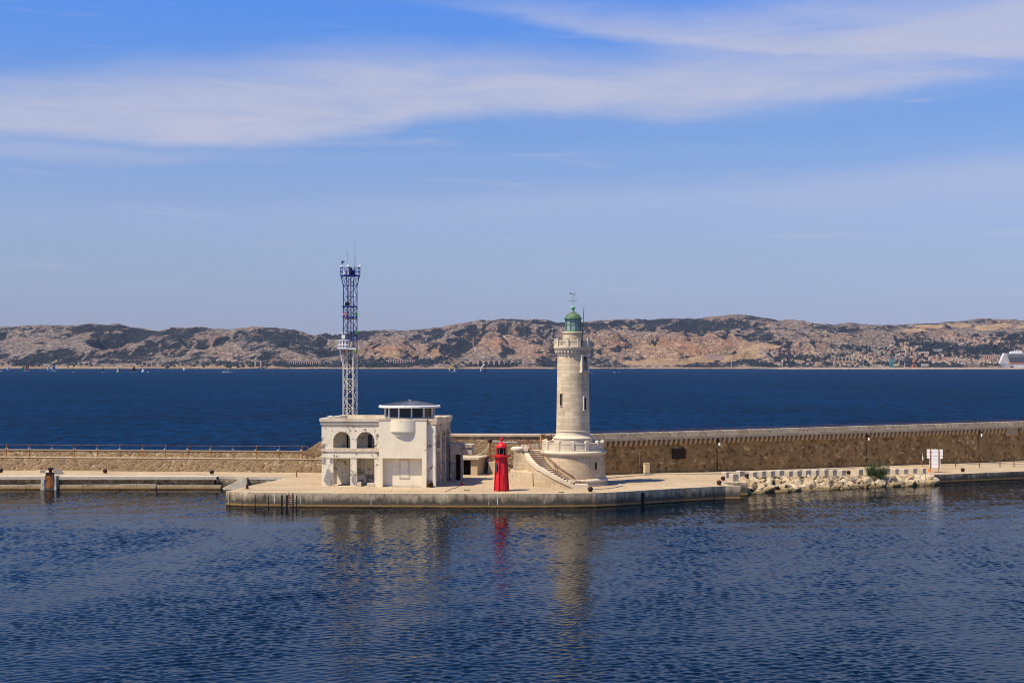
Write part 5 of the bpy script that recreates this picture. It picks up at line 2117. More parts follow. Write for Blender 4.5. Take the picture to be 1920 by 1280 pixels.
for px in (1746.0, 1761.0):
    mb = MB()
    mb.obox(((px - 1753.5) / K, -.08, sz(842) / 2), (.10, .08, sz(842)))
    mb.build('post', 'rust', sg)
for (ya, yb, xa, xb) in ((842, 847.4, 1739.5, 1768.3), (848.1, 853.7, 1739.5, 1768.3), (854.5, 859.3, 1739.7, 1768.2), (859.9, 863.2, 1744.5, 1764), (863.7, 869.8, 1744.5, 1764), (870.3, 876.5, 1744.5, 1764)):
    mb = MB()
    z0, z1 = sz(yb), sz(ya)
    mb.obox((((xa + xb) / 2 - 1753.5) / K, 0, (z0 + z1) / 2), ((xb - xa) / K, .05, z1 - z0))
    mb.build('slat', 'white', sg)
mb = MB()
for py in (847.6, 854, 859.5, 863.4, 870):
    mb.obox((0, .045, sz(py)), (19.0 / K if py > 859 else 28 / K, .03, .06))
mb.build('backing_rail', 'grey_metal', sg)
# small round sign seen edge-on
p = gnd(1729.5, 875.0)
rsn = thing('round_sign', 'small round sign seen nearly edge on, on a red and white post', 'sign', p, RAD(60))
mb = MB()
mb.tube((0, 0, 0), (0, 0, 1.05), .05, 6, 0)
mb.tube((0, 0, 1.05), (0, 0, 2.0), .05, 6, 1)
mb.build('post', ['rust', 'concrete'], rsn)
mb = MB()
mb.tube((-.0, -.06, 1.18), (.0, -.10, 1.18), .33, 16)
mb.build('disc', 'white', rsn)
mb = MB()
mb.obox((0, -.02, .78), (.4, .04, .12))
mb.build('plate', 'iron', rsn)
# orange cone-like marker
p = gnd(1741, 884.5)
mb = MB()
mb.lathe([(.16, 0), (.16, .04), (.12, .05), (.03, .42), (.001, .43)], 10)
tag(mb.build('orange_marker', 'orange', None, p), 'small bright orange marker tucked between the last concrete blocks', 'marker')
# bare posts with a rail on the right quay
rp = thing('barrier', 'low barrier of brown posts with a thin rail along the right quay road', 'barrier', gnd(1836, 875.4))
ox, oy, oz = rp.location
prevp = None
for px, py in ((1791.7, 875.2), (1836.3, 875.6), (1874.9, 875.6), (1901.2, 875.4), (1940, 873)):
    p = gnd(px, py)
    mb = MB()
    mb.tube((p.x - ox, p.y - oy, 0), (p.x - ox, p.y - oy, 1.02), .075, 8)
    mb.build('post', 'rail_red', rp)
    if prevp is not None:
        mb = MB()
        mb.tube((prevp.x - ox, prevp.y - oy, .40), (p.x - ox, p.y - oy, .42), .035, 5)
        mb.build('rail', 'concrete_grey', rp)
    prevp = p
# curved kerbs near the lighthouse and road kerb under the wall
mb = MB()


def kerb(mb, pts, h=.10, w=.22):
    for a, b in zip(pts[:-1], pts[1:]):
        d = (b - a)
        nn = Vector((-d.y, d.x, 0)).normalized() * w
        mb.hexa([(a.x, a.y, a.z - .02), (b.x, b.y, b.z - .02), (b.x + nn.x, b.y + nn.y, b.z - .02), (a.x + nn.x, a.y + nn.y, a.z - .02),
                 (a.x, a.y, a.z + h), (b.x, b.y, b.z + h), (b.x + nn.x, b.y + nn.y, b.z + h), (a.x + nn.x, a.y + nn.y, a.z + h)])


kerb(mb, [gnd(x, y) for x, y in ((1100, 918.0), (1130, 916.8), (1155, 914), (1168, 910.5), (1167, 908.6), (1155, 907.6))])
kerb(mb, [gnd(x, y) for x, y in ((1140, 897), (1160, 894.5), (1190, 892), (1230, 890), (1290, 889), (1340, 888), (1420, 885.5), (1520, 881), (1620, 877), (1700, 874.3), (1785, 871.8), (1850, 869), (1960, 865))])
struct(mb.build('kerb', 'concrete'))

# post with cable and spotlight behind the shed
p = gnd(919.5, 887.0)
cp_ = thing('cable_post', 'rusty brown post carrying a grey pipe and sagging cables behind the shed', 'post', p)
kk = F / p.y


def zz_(py):
    return H - (py - YH) / kk - p.z


mb = MB()
mb.obox((0, 0, zz_(826) / 2), (.30, .3, zz_(826)))
mb.build('pole', 'rust', cp_)
mb = MB()
mb.sphere((-.05, 0, zz_(826)), .3, 8)
mb.build('pulley', 'iron', cp_)
mb = MB()
mb.tube((0.1, 0, zz_(827.3)), (3.6, -.4, zz_(829.5)), .085, 8)
mb.build('pipe', 'grey_metal', cp_)
mb = MB()
for (x1, z1, sg_) in ((-1.9, zz_(853), .7), (-1.4, zz_(852), .5), (-.75, zz_(851), .35)):
    pts = []
    for k in range(9):
        f = k / 8
        pts.append((x1 * f, .05, zz_(828) + (z1 - zz_(828)) * f - sg_ * 4 * f * (1 - f) * .6))
    mb.path(pts, .045, 5)
mb.build('cable', 'concrete', cp_)
p = gnd(917.5, 886)
fl_ = thing('floodlight', 'round white floodlight with dark housing beside the shed', 'floodlight', (p.x, p.y - .4, p.z))
z = H - (863.5 - YH) * fl_.location.y / F - p.z
mb = MB()
mb.tube((0, -.06, z), (0, -.0, z), .30, 18, 0, .3)
mb.build('lens', 'white', fl_)
mb = MB()
mb.tube((0.06, .0, z), (.15, .35, z), .36, 16, 0, .2)
mb.tube((.1, .2, 0), (.1, .2, z), .06, 6)
mb.build('housing', 'iron', fl_)
mb = MB()
mb.hexa([(0, 0, 0), (2.2, -.3, 0), (2.2, 3, 0), (0, 3, 0), (.1, .1, 1.55), (1.0, 0, 1.55), (1.0, 3, 1.55), (.1, 3, 1.55)])
p = gnd(914, 888.5)
tag(mb.build('buttress_wall', 'plaster_shed', None, (p.x, p.y + .5, p.z)), 'low sloping ochre wall between the shed and the red beacon', 'wall')

#@@FAR
# ------------------------------------------------------------------ far coast
rng = np.random.default_rng(12)
TAB = rng.random((256, 256))


def vn(x, y):
    xi, yi = np.floor(x).astype(int), np.floor(y).astype(int)
    fx, fy = x - xi, y - yi
    fx, fy = fx * fx * (3 - 2 * fx), fy * fy * (3 - 2 * fy)
    a = TAB[xi % 256, yi % 256]
    b = TAB[(xi + 1) % 256, yi % 256]
    c = TAB[xi % 256, (yi + 1) % 256]
    d = TAB[(xi + 1) % 256, (yi + 1) % 256]
    return (a * (1 - fx) + b * fx) * (1 - fy) + (c * (1 - fx) + d * fx) * fy


def fbm(x, y, o=5, g=.5, ridged=False):
    s, a, n = 0, 1, 0
    for k in range(o):
        v = vn(x * 2 ** k + 17.3 * k, y * 2 ** k + 7.7 * k)
        if ridged:
            v = 1 - np.abs(2 * v - 1)
        s = s + a * v
        n += a
        a *= g
    return s / n


SKY_L = [(-300, 622), (-120, 610), (0, 614), (62, 611.5), (100, 611), (140, 610.5), (180, 608), (195, 609), (219, 608), (231, 610), (244, 614), (253, 613.5), (273, 619), (299, 621), (323, 613.5), (342, 615), (370, 611), (392, 616), (428, 619.5), (449, 616), (467, 614), (496, 613), (524, 614.8), (548, 617.8), (571, 624.7), (591, 634), (615, 645), (640, 657), (680, 676), (720, 692), (2600, 695)]
SKY_R = [(-500, 640), (400, 640), (540, 634), (593, 631.5), (617, 629), (640, 627.5), (670, 623), (712, 620), (760, 619.6), (810, 618), (818, 616), (841, 612.3), (868, 608.7), (900, 602), (931, 599.8), (956, 598), (972, 598.5), (997, 601), (1024, 602.5), (1056, 605.4), (1100, 605), (1125, 603), (1147, 600), (1167, 601), (1200, 599), (1250, 598), (1300, 597), (1333, 594), (1358, 592.5), (1383, 591.7), (1408, 593), (1429, 597.5), (1451, 601.5), (1466, 601), (1490, 601), (1502, 606), (1525, 610), (1557, 611), (1575, 609), (1592, 607), (1611, 608), (1633, 610.5), (1677, 610.3), (1714, 607.8), (1755, 605.5), (1779, 603.3), (1806, 602.3), (1836, 598.3), (1877, 598), (1893, 602.5), (1912, 601), (1925, 602.5), (2000, 608), (2300, 600), (2700, 615)]
CREST_C = [(-500, 690), (600, 690), (640, 674), (690, 656), (720, 648), (740, 645), (760, 650), (785, 661), (810, 651), (830, 648), (845, 658), (862, 668), (890, 650), (905, 634), (920, 628), (938, 632), (952, 648), (975, 655), (1000, 640), (1030, 636), (1050, 640), (1080, 642), (1112, 632), (1147, 616), (1162, 626), (1190, 643), (1215, 634), (1240, 624), (1262, 620), (1285, 628), (1315, 640), (1340, 632), (1365, 623), (1400, 618), (1440, 628), (1470, 624), (1495, 632), (1530, 640), (1570, 644), (1605, 640), (1640, 626), (1665, 628), (1690, 625), (1725, 622), (1765, 624), (1800, 625), (1840, 628), (1880, 622), (1905, 619), (1940, 622), (2100, 622), (2700, 640)]
CREST_A2 = [(-500, 640), (-50, 636), (20, 640), (55, 628), (80, 634), (130, 640), (170, 632), (215, 652), (250, 660), (290, 636), (315, 640), (335, 652), (370, 640), (405, 643), (440, 668), (470, 650), (510, 640), (545, 640), (580, 650), (620, 664), (660, 690), (2600, 695)]
SHELF = [(-500, 676), (0, 674), (60, 678), (120, 672), (180, 676), (240, 680), (300, 676), (420, 672), (475, 677), (540, 672), (600, 673), (680, 672), (760, 674), (830, 672), (880, 676), (960, 673), (1040, 676), (1100, 681), (1180, 678), (1250, 676), (1330, 675), (1400, 676), (1500, 678), (1600, 680), (1700, 681), (1800, 680), (1900, 681), (2600, 681)]


def crest(prof, Yc, X):
    p = np.array(prof)
    u = X / Yc * F + 960
    py = np.interp(u, p[:, 0], p[:, 1])
    return (YH - py) * Yc / F + H


GX = np.arange(-5200, 5201, 9.5)
GY = np.concatenate([np.arange(6960, 7500, 11), np.arange(7500, 10000, 17), np.arange(10000, 11600, 60)])
X, Y = np.meshgrid(GX, GY)
hA = crest(SKY_L, 8600, X)
hA2 = crest(CREST_A2, 7900, X)
hB = crest(SKY_R, 9800, X)
hC = crest(CREST_C, 8050, X)
hD = crest(SHELF, 7350, X)


def prof(Yc, wf, wb, pf=1.25):
    d = Y - Yc
    f = np.where(d < 0, 1 - np.clip(-d / wf, 0, 1) ** pf, 1 - np.clip(d / wb, 0, 1) ** 1.4)
    return f


wob = (fbm(X / 420, Y / 420, 4) - .5) * 260
Ysave = Y
Y = Y + wob * np.clip((Ysave - 7100) / 500, 0, 1) * .5
layers = np.stack([hA * prof(8600, 1650, 1500, 1.1), hA2 * prof(7900, 880, 700), hB * prof(9800, 2500, 1700, 1.15), hC * prof(8050, 1000, 750), hD * prof(7350, 330, 500, 1.0)])
Y = Ysave
hh = layers.max(axis=0)
wx = (fbm(X / 190, Y / 190, 3) - .5) * 170
rg = fbm((X + wx) / 240, Y / 520, 5, .52, True) - .62
rgf = fbm((X + wx * .6) / 62, Y / 105, 4, .55, True) - .60
rg2 = fbm(X / 75, Y / 75, 4, .55) - .5
amp = np.clip(hh / 120, 0, 1)
sky_guard = 1 - .88 * np.exp(-((Y - np.where(X < -1180, 8600, 9800)) / 380.0) ** 2)
nz = ((rg * 185 + rgf * 58) * sky_guard + rg2 * 20) * amp
nz = np.where(nz > 18, 18 + (nz - 18) * .35, nz)
Z = hh + nz
shore = 6995 + (fbm(X / 260, X * 0 + 3.3, 4) - .5) * 60
dsh = Y - shore
Z = np.where(dsh < 0, -3.0, np.minimum(Z, 3 + dsh * .20 + (rg2 + .5) * 8))
cl = np.clip(dsh / 14, 0, 1)
Z = np.where(dsh >= 0, np.maximum(Z, 6 + 5 * rg2) * cl + (1 - cl) * -.5, Z)
# ground cover: rock with painted slope and gully shade / quarry / wood
U = X / Y * F + 960
V = YH - (Z - H) * F / Y
cover = np.zeros(X.shape + (4,), np.float32)
cover[..., 3] = 1


def blob(cu, cv, ru, rv):
    return np.exp(-(((U - cu) / ru) ** 2 + ((V - cv) / rv) ** 2))


rock = .50 + (fbm(X / 600, Y / 600, 3) - .5) * .6 - .06 * (X < -900)
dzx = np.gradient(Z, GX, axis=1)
rock += np.clip(dzx * .55, -.30, .30)  # more scrub on slopes turned from the sun, shade put into the cover
rock -= .16 * np.clip((Y - 8700) / 500, 0, 1) * (U > 600)
rock += .20 * np.clip(dsh < 60, 0, 1) + np.clip(rg * 1.5, -.26, .28) + np.clip(rgf * 1.0, -.25, .25)  # rock on ridges, dark scrub in gullies: gully shade put into the cover
for cu, cv, ru, rv, a in ((740, 660, 45, 16, .5), (820, 663, 25, 12, .45), (925, 640, 32, 16, .35), (1150, 640, 45, 22, .3), (1250, 650, 90, 28, .42), (1340, 650, 70, 25, .4), (1000, 660, 45, 15, .35), (420, 655, 45, 14, .3), (60, 650, 70, 20, .15), (1480, 603, 35, 9, .45), (1650, 635, 25, 10, .3),
                          (720, 632, 60, 9, -.1), (500, 630, 60, 12, -.35), (230, 635, 40, 12, -.35), (320, 635, 30, 10, -.35), (1300, 612, 150, 12, -.35), (1100, 610, 70, 8, -.2), (650, 630, 40, 8, -.4), (800, 640, 30, 8, -.3), (1450, 640, 60, 12, -.1)):
    rock += a * blob(cu, cv, ru, rv)
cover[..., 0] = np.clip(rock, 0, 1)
q = np.zeros(X.shape)
for cu, cv, ru, rv in ((1432, 650, 33, 7), (1405, 658, 30, 5), (1250, 678, 60, 7), (1330, 674, 60, 6), (1200, 680, 40, 5), (1715, 619, 22, 4), (1745, 612, 32, 4), (1800, 610, 25, 4), (1850, 614, 28, 6), (1880, 610, 22, 5), (1915, 613, 14, 3), (1215, 649, 26, 4), (1400, 668, 40, 5)):
    q = np.maximum(q, blob(cu, cv, ru, rv) * 1.15)
q = np.maximum(q, np.where((dsh >= 0) & (dsh < 26), .72, 0))
for cu, cv, ru, rv, a in ((742, 663, 36, 12, .62), (822, 664, 18, 9, .55), (925, 641, 22, 9, .5), (1260, 662, 90, 20, .5), (1350, 640, 50, 14, .42), (1150, 640, 30, 16, .36), (1000, 668, 40, 10, .42), (420, 660, 30, 9, .38), (520, 668, 20, 6, .4), (560, 675, 40, 4, .42)):
    q = np.maximum(q, a * blob(cu, cv, ru, rv))
cover[..., 1] = np.clip(q, 0, 1)
wd = np.zeros(X.shape)
for cu, cv, ru, rv, a in ((560, 682, 60, 6, .8), (790, 678, 50, 7, .9), (720, 682, 60, 5, .8), (420, 680, 60, 5, .6), (830, 672, 30, 8, .7), (940, 676, 40, 4, .6), (1760, 650, 60, 14, .8), (1700, 640, 30, 10, .55), (1840, 655, 60, 14, .75), (1720, 678, 40, 6, .8), (1640, 680, 40, 4, .6), (1440, 682, 45, 4, .7), (60, 676, 50, 6, .5), (1890, 640, 30, 10, .4)):
    wd = np.maximum(wd, a * blob(cu, cv, ru, rv))
cover[..., 2] = np.clip(wd, 0, 1) * (dsh > 30)
warm = np.zeros(X.shape)
for cu, cv, ru, rv, a in ((740, 660, 60, 20, .9), (825, 660, 40, 16, .8), (930, 642, 60, 20, .8), (1010, 660, 60, 20, .6), (1160, 645, 70, 24, .75), (1270, 655, 110, 30, .95), (1370, 645, 80, 26, .8), (1480, 650, 80, 20, .5), (420, 660, 50, 16, .35), (530, 672, 40, 8, .5)):
    warm = np.maximum(warm, a * blob(cu, cv, ru, rv))
cover[..., 3] = np.clip(warm, 0, 1)
ny, nx = X.shape
me = bpy.data.meshes.new('hills')
vv = np.stack([X, Y, Z], -1).reshape(-1, 3).astype(np.float32)
me.vertices.add(len(vv))
me.vertices.foreach_set('co', vv.ravel())
idx = np.arange(ny * nx).reshape(ny, nx)
quads = np.stack([idx[:-1, :-1], idx[:-1, 1:], idx[1:, 1:], idx[1:, :-1]], -1).reshape(-1, 4).astype(np.int32)
me.loops.add(quads.size)
me.polygons.add(len(quads))
me.loops.foreach_set('vertex_index', quads.ravel())
me.polygons.foreach_set('loop_start', np.arange(0, quads.size, 4, dtype=np.int32))
me.polygons.foreach_set('loop_total', np.full(len(quads), 4, np.int32))
me.polygons.foreach_set('use_smooth', np.ones(len(quads), bool))
me.update(calc_edges=True)
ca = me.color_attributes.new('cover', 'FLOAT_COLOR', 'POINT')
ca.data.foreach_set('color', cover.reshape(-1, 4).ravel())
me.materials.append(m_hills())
hills = bpy.data.objects.new('hills', me)
COL.objects.link(hills)
struct(hills)


def th(x, y):
    """terrain height"""
    i = np.interp(x, GX, np.arange(nx))
    j = np.interp(y, GY, np.arange(ny))
    i0, j0 = min(int(i), nx - 2), min(int(j), ny - 2)
    fx, fy = i - i0, j - j0
    return (Z[j0, i0] * (1 - fx) + Z[j0, i0 + 1] * fx) * (1 - fy) + (Z[j0 + 1, i0] * (1 - fx) + Z[j0 + 1, i0 + 1] * fx) * fy


def hit(px, py):
    """where the sight line of a photo pixel meets the far hills"""
    y = 7000.0
    while y < 10500:
        x = (px - 960) / F * y
        if th(x, y) >= H - (py - YH) * y / F:
            return Vector((x, y, th(x, y)))
        y += 8
    return None


# pine woods along the shore and around the town: clumps of small crowns
wm = MB()
rs = random.Random(8)


def crown(mb, c, r, hgt):
    n = 6
    i = len(mb.v)
    rings = [(0.0, .35), (.35, 1.0), (.72, .8)]
    for (f, k) in rings:
        for j in range(n):
            w = 2 * pi * j / n + rs.random() * .5
            rr = r * k * rs.uniform(.75, 1.2)
            mb.v.append((c.x + rr * cos(w), c.y + rr * sin(w), c.z + hgt * f))
    mb.v.append((c.x, c.y, c.z + hgt * rs.uniform(.92, 1.1)))
    for a in range(2):
        for j in range(n):
            k = (j + 1) % n
            mb.f.append([i + a * n + j, i + a * n + k, i + (a + 1) * n + k, i + (a + 1) * n + j])
            mb.mi.append(0); mb.uv.append(None); mb.sm.append(False)
    for j in range(n):
        mb.f.append([i + 2 * n + j, i + 2 * n + (j + 1) % n, i + 3 * n])
        mb.mi.append(0); mb.uv.append(None); mb.sm.append(False)


zones = [(520, 684, 100, 5, 150), (790, 679, 55, 8, 130), (700, 684, 60, 5, 90), (420, 683, 70, 5, 90), (300, 684, 60, 4, 40), (940, 683, 60, 4, 50), (1050, 684, 60, 3, 30), (1760, 652, 60, 14, 190), (1845, 655, 55, 13, 170), (1710, 642, 35, 12, 90), (1715, 680, 45, 5, 80), (1640, 682, 50, 4, 70), (1440, 684, 50, 3, 60), (60, 680, 60, 6, 60), (1880, 684, 30, 2, 30), (1900, 645, 30, 12, 70), (1560, 672, 60, 9, 80), (1660, 660, 60, 10, 90), (150, 684, 60, 4, 30), (1490, 676, 40, 6, 40)]
for cu, cv, ru, rv, k in zones:
    for _ in range(k):
        h_ = hit(cu + rs.gauss(0, ru * .55), cv + rs.gauss(0, rv * .55))
        if h_ is not None and h_.z > 3:
            r = rs.uniform(4, 9)
            crown(wm, h_ - Vector((0, 0, 1)), r, r * rs.uniform(1.0, 1.6))
wo = wm.build('pine_woods', m_leaf('far_pine_foliage', (0.008, 0.014, 0.010), (0.022, 0.030, 0.018)))
wo['kind'] = 'stuff'

# ---------------------------------------------------------- far buildings
M['roof_red'] = plain('red_roof_tiles', (0.29, 0.135, 0.078), 0.9, .3, .05)
M['roof_tan'] = plain('tan_roof_tiles', (0.34, 0.225, 0.15), 0.9, .3, .05)
M['wall_white'] = plain('white_house_render', (0.54, 0.46, 0.35), 0.9, .15, .05)
M['wall_ochre'] = plain('ochre_house_render', (0.60, 0.46, 0.29), 0.9, .2, .05)
M['wall_pink'] = plain('pink_house_render', (0.58, 0.40, 0.30), 0.9, .2, .05)


def house_mesh(name, wmat, rmat, w, d, h, rh, win=True):
    mb = MB()
    mb.box(-w / 2, w / 2, -d / 2, d / 2, -3, h, 0)
    if rh > 0:
        o = .5
        mb.face([(-w / 2 - o, -d / 2 - o, h - .1), (w / 2 + o, -d / 2 - o, h - .1), (w / 2 + o, 0, h + rh), (-w / 2 - o, 0, h + rh)], 1)
        mb.face([(w / 2 + o, d / 2 + o, h - .1), (-w / 2 - o, d / 2 + o, h - .1), (-w / 2 - o, 0, h + rh), (w / 2 + o, 0, h + rh)], 1)
        for sx in (-1, 1):
            mb.face([(sx * w / 2, -d / 2, h), (sx * w / 2, d / 2, h), (sx * w / 2, 0, h + rh * .98)][::sx], 0)
    else:
        mb.box(-w / 2 - .2, w / 2 + .2, -d / 2 - .2, d / 2 + .2, h, h + .5, 0)
    if win:
        fl_n = max(1, int(h / 3))
        nw = max(2, int(w / 3.2))
        for f in range(fl_n):
            for k in range(nw):
                x = -w / 2 + (k + .5) * w / nw
                mb.box(x - .5, x + .5, -d / 2 - .06, -d / 2 + .1, f * 3 + .9, f * 3 + 2.3, 2)
    o = mb.build(name, [wmat, rmat, 'dark'])
    return o


HT = [('wall_white', 'roof_red', 11, 9, 5.5, 2.2, 'white walled house with red tiled roof among the far hillside houses'),
      ('wall_ochre', 'roof_red', 13, 9, 6.0, 2.4, 'ochre walled house with red tiled roof among the far hillside houses'),
      ('wall_pink', 'roof_tan', 12, 9, 5.5, 2.2, 'pink walled house with tan roof among the far hillside houses'),
      ('wall_white', 'roof_tan', 16, 10, 8.5, 0, 'white flat roofed block among the far hillside houses'),
      ('wall_ochre', 'roof_red', 20, 9, 6.0, 2.5, 'long ochre building with red roof among the far hillside houses')]
protos = [None] * 5
hcount = 0
hz = [(1480, 664, 45, 5, 16), (1500, 680, 60, 5, 20), (1560, 682, 60, 4, 14), (1620, 672, 40, 5, 18), (1650, 678, 35, 4, 10), (1690, 652, 32, 7, 26), (1690, 664, 30, 6, 22), (1755, 670, 30, 6, 24), (1790, 676, 45, 5, 44), (1830, 678, 40, 4, 26), (1815, 640, 45, 9, 30), (1850, 644, 28, 5, 24), (1790, 630, 30, 6, 10), (1870, 676, 20, 4, 8), (1745, 679, 25, 3, 10), (1900, 668, 20, 4, 6), (1590, 682, 25, 3, 8)]
rs = random.Random(33)
for cu, cv, ru, rv, k in hz:
    for _ in range(k):
        px, py = cu + rs.gauss(0, ru * .55), cv + rs.gauss(0, rv * .55)
        if not (1300 < px < 1985) or py > 688.2:
            continue
        h_ = hit(px, py)
        if h_ is None or h_.z < 3.5:
            continue
        i = rs.choice((0, 0, 1, 1, 1, 2, 2, 3, 4))
        wm_, rm_, w, d, hg, rh, lab = HT[i]
        if protos[i] is None:
            protos[i] = house_mesh('house', wm_, rm_, w, d, hg, rh)
            tag(protos[i], lab, 'house', 'houses of the far hillside town')
            o = protos[i]
            o.location = h_
        else:
            o = protos[i].copy()
            COL.objects.link(o)
            o.location = h_
        o.rotation_euler = (0, 0, rs.choice((0, 0, .3, -.35, 1.2)) + rs.uniform(-.15, .15))
        k_ = rs.uniform(.85, 1.35)
        o.scale = (k_, k_, k_ * rs.uniform(.9, 1.25))
        hcount += 1
# larger far buildings one can tell apart
for (px, py, w, h, wm_, rm_, rh, lab) in (
        (1470, 676, 26, 9, 'wall_pink', 'roof_red', 3, 'long pink building with red roof left of the far viaduct'),
        (1338, 676, 90, 24, 'wall_pink', 'roof_tan', 0, 'tall ruined factory wall with window rows in the pale quarry'),
        (1427, 658, 22, 16, 'wall_pink', 'roof_tan', 0, 'small dark block on the bright orange quarry slope'),
        (1462, 685.5, 28, 11, 'wall_white', 'roof_tan', 0, 'white block on the shore below the green quarry foot'),
        (1592, 686.0, 20, 9, 'wall_white', 'roof_tan', 0, 'small white cube building on the shore right of the viaduct'),
        (1645, 686.5, 45, 7, 'wall_white', 'roof_tan', 2, 'long white shed on the shore left of the teal crane'),
        (1735, 664, 36, 8, 'wall_white', 'roof_tan', 0, 'long white building on the hillside above the orange crane'),
        (1757, 660, 55, 10, 'wall_white', 'roof_tan', 0, 'widest pale block above the old town roofs'),
        (1700, 645, 20, 12, 'wall_ochre', 'roof_red', 0, 'ochre church tower block amid the upper houses'),
        (1734, 686.5, 34, 10, 'wall_white', 'roof_tan', 3, 'pale round roofed hall on the shore right of the orange crane'),
        (1680, 686.5, 30, 10, 'wall_ochre', 'roof_tan', 3, 'low dome roofed hall on the shore between the two cranes'),
        (1750, 679, 48, 8, 'wall_ochre', 'roof_red', 3, 'long ochre building with red roof below the old town'),
        (1650, 661, 26, 9, 'wall_white', 'roof_tan', 0, 'pale building at the head of the wooded far slope')):
    h_ = hit(px, py)
    if h_ is None:
        continue
    o = house_mesh('building', wm_, rm_, w, 14, h, rh)
    o.location = h_
    tag(o, lab, 'building')

# railway viaducts


def viaduct(px0, px1, ptop, pbot, n, lab, pier=.3, mat='wall_pink'):
    a = hit((px0 + px1) / 2, pbot)
    if a is None:
        a = at((px0 + px1) / 2, pbot, 7060)
    Yv = a.y - 25
    k = Yv / F
    W = (px1 - px0) * k
    zt = H - (ptop - YH) * k
    zb = H - (pbot - YH) * k - 4
    hh_ = zt - zb
    mb = MB()
    sp = W / n
    ops = []
    for i in range(n):
        x0, x1 = i * sp + sp * pier / 2, (i + 1) * sp - sp * pier / 2
        ops.append((x0, x1, 0.02, hh_ - 3.0, True))
    wall_openings(mb, W, hh_, 6, ops, lambda u, d, v: (u - W / 2, d, v), 0, nseg=4)
    mb.box(-W / 2 - 4, W / 2 + 4, -.6, 6.6, hh_, hh_ + 1.2, 0)
    o = mb.build('viaduct', mat, None, (((px0 + px1) / 2 - 960) * k, Yv, zb))
    tag(o, lab, 'viaduct')


viaduct(266, 293, 677.5, 690, 3, 'slender far viaduct on two tall piers behind the white sailing boats', .16, 'wall_pink')
viaduct(477, 490, 676, 689, 1, 'single arched stone bridge over a ravine on the far shore', .35)
viaduct(538, 602, 676.5, 682, 16, 'low far retaining viaduct of many narrow arches left of the mast', .35)
viaduct(724, 778, 674.5, 679, 12, 'low far viaduct of narrow arches below the tan cone hill', .4)
viaduct(886, 946, 674.5, 682, 6, 'wide arched far viaduct behind the grey spinnaker boat', .3)
viaduct(1559, 1606, 669, 676.5, 7, 'tan seven arched viaduct among the far town houses', .26, 'wall_ochre')
viaduct(1843, 1871, 665.5, 673.5, 8, 'far viaduct of tall narrow openings beside the cruise ship', .4)

# harbour mole on the right shore
mb = MB()
mb.hexa([(1180, 6285, -2), (4200, 6285, -2), (4200, 6320, -2), (1180, 6320, -2), (1185, 6289, 7.0), (4200, 6289, 9.0), (4200, 6318, 9.0), (1185, 6318, 7.0)])
ml = mb.build('harbour_mole', plain('sandy_mole_stone', (0.48, 0.36, 0.24), .95, .4, .08))
tag(ml, 'long low sandy harbour mole along the far right shore', 'mole')
mb = MB()
mb.hexa([(1180, 6320, -2), (4200, 6320, -2), (4200, 7060, -2), (1180, 7060, -2), (1180, 6320, 4.0), (4200, 6320, 5.0), (4200, 7060, 5.0), (1180, 7060, 4.0)])
struct(mb.build('port_ground', plain('port_paving', (0.34, 0.29, 0.23), .95, .3, .02)))


def crane(px, ptop, pbot, w, mat, lab, orange=False):
    Yv = 6600.0
    k = Yv / F
    zb = 4.4
    h_ = (pbot - ptop) * k
    t_ = thing('dock_crane', lab, 'crane', ((px - 960) * k, Yv, zb))
    mb = MB()
    s = w * k / 2
    if orange:
        for sx in (-1, 1):
            for sy in (-1, 1):
                mb.tube((sx * s, sy * s, 0), (sx * s * .35, sy * s * .35, h_ * .30), 1.6, 6)
        mb.build('portal', mat, t_)
        mb = MB()
        mb.tube((0, 0, h_ * .30), (0, 0, h_ * .62), 2.0, 8, 0, 2.4)
        mb.obox((0, 0, h_ * .62), (11, 9, 10))
        mb.build('cabin', mat, t_)
        mb = MB()
        mb.tube((1, 0, h_ * .62), (-3, 0, h_), 2.4, 6, 0, 1.6)
        mb.tube((1, 0, h_ * .62), (9, 0, h_ * .98), 1.4, 6, 0, 1.0)
        mb.tube((-3, 0, h_), (9, 0, h_ * .98), 1.2, 6)
        mb.build('jib', mat, t_)
    else:
        for sx in (-1, 1):
            for sy in (-1, 1):
                mb.tube((sx * s, sy * s, 0), (sx * s * .8, sy * s * .8, h_ * .62), 1.7, 6)
        for j in range(5):
            z0, z1 = h_ * .62 * j / 5, h_ * .62 * (j + 1) / 5
            mb.tube((-s, -s, z0), (s * .9, -s, z1), 1.0, 5)
            mb.tube((s * .9, -s, z1), (-s * .9, -s, z1), 1.0, 5)
        mb.build('tower', mat, t_)
        mb = MB()
        mb.obox((0, 0, h_ * .66), (s * 1.7, s * 1.7, h_ * .10))
        mb.build('cabin', mat, t_)
        mb = MB()
        mb.tube((0, 0, h_ * .70), (3.5, 0, h_), 2.6, 6, 0, 1.8)
        mb.build('jib', 'crane_blue', t_)


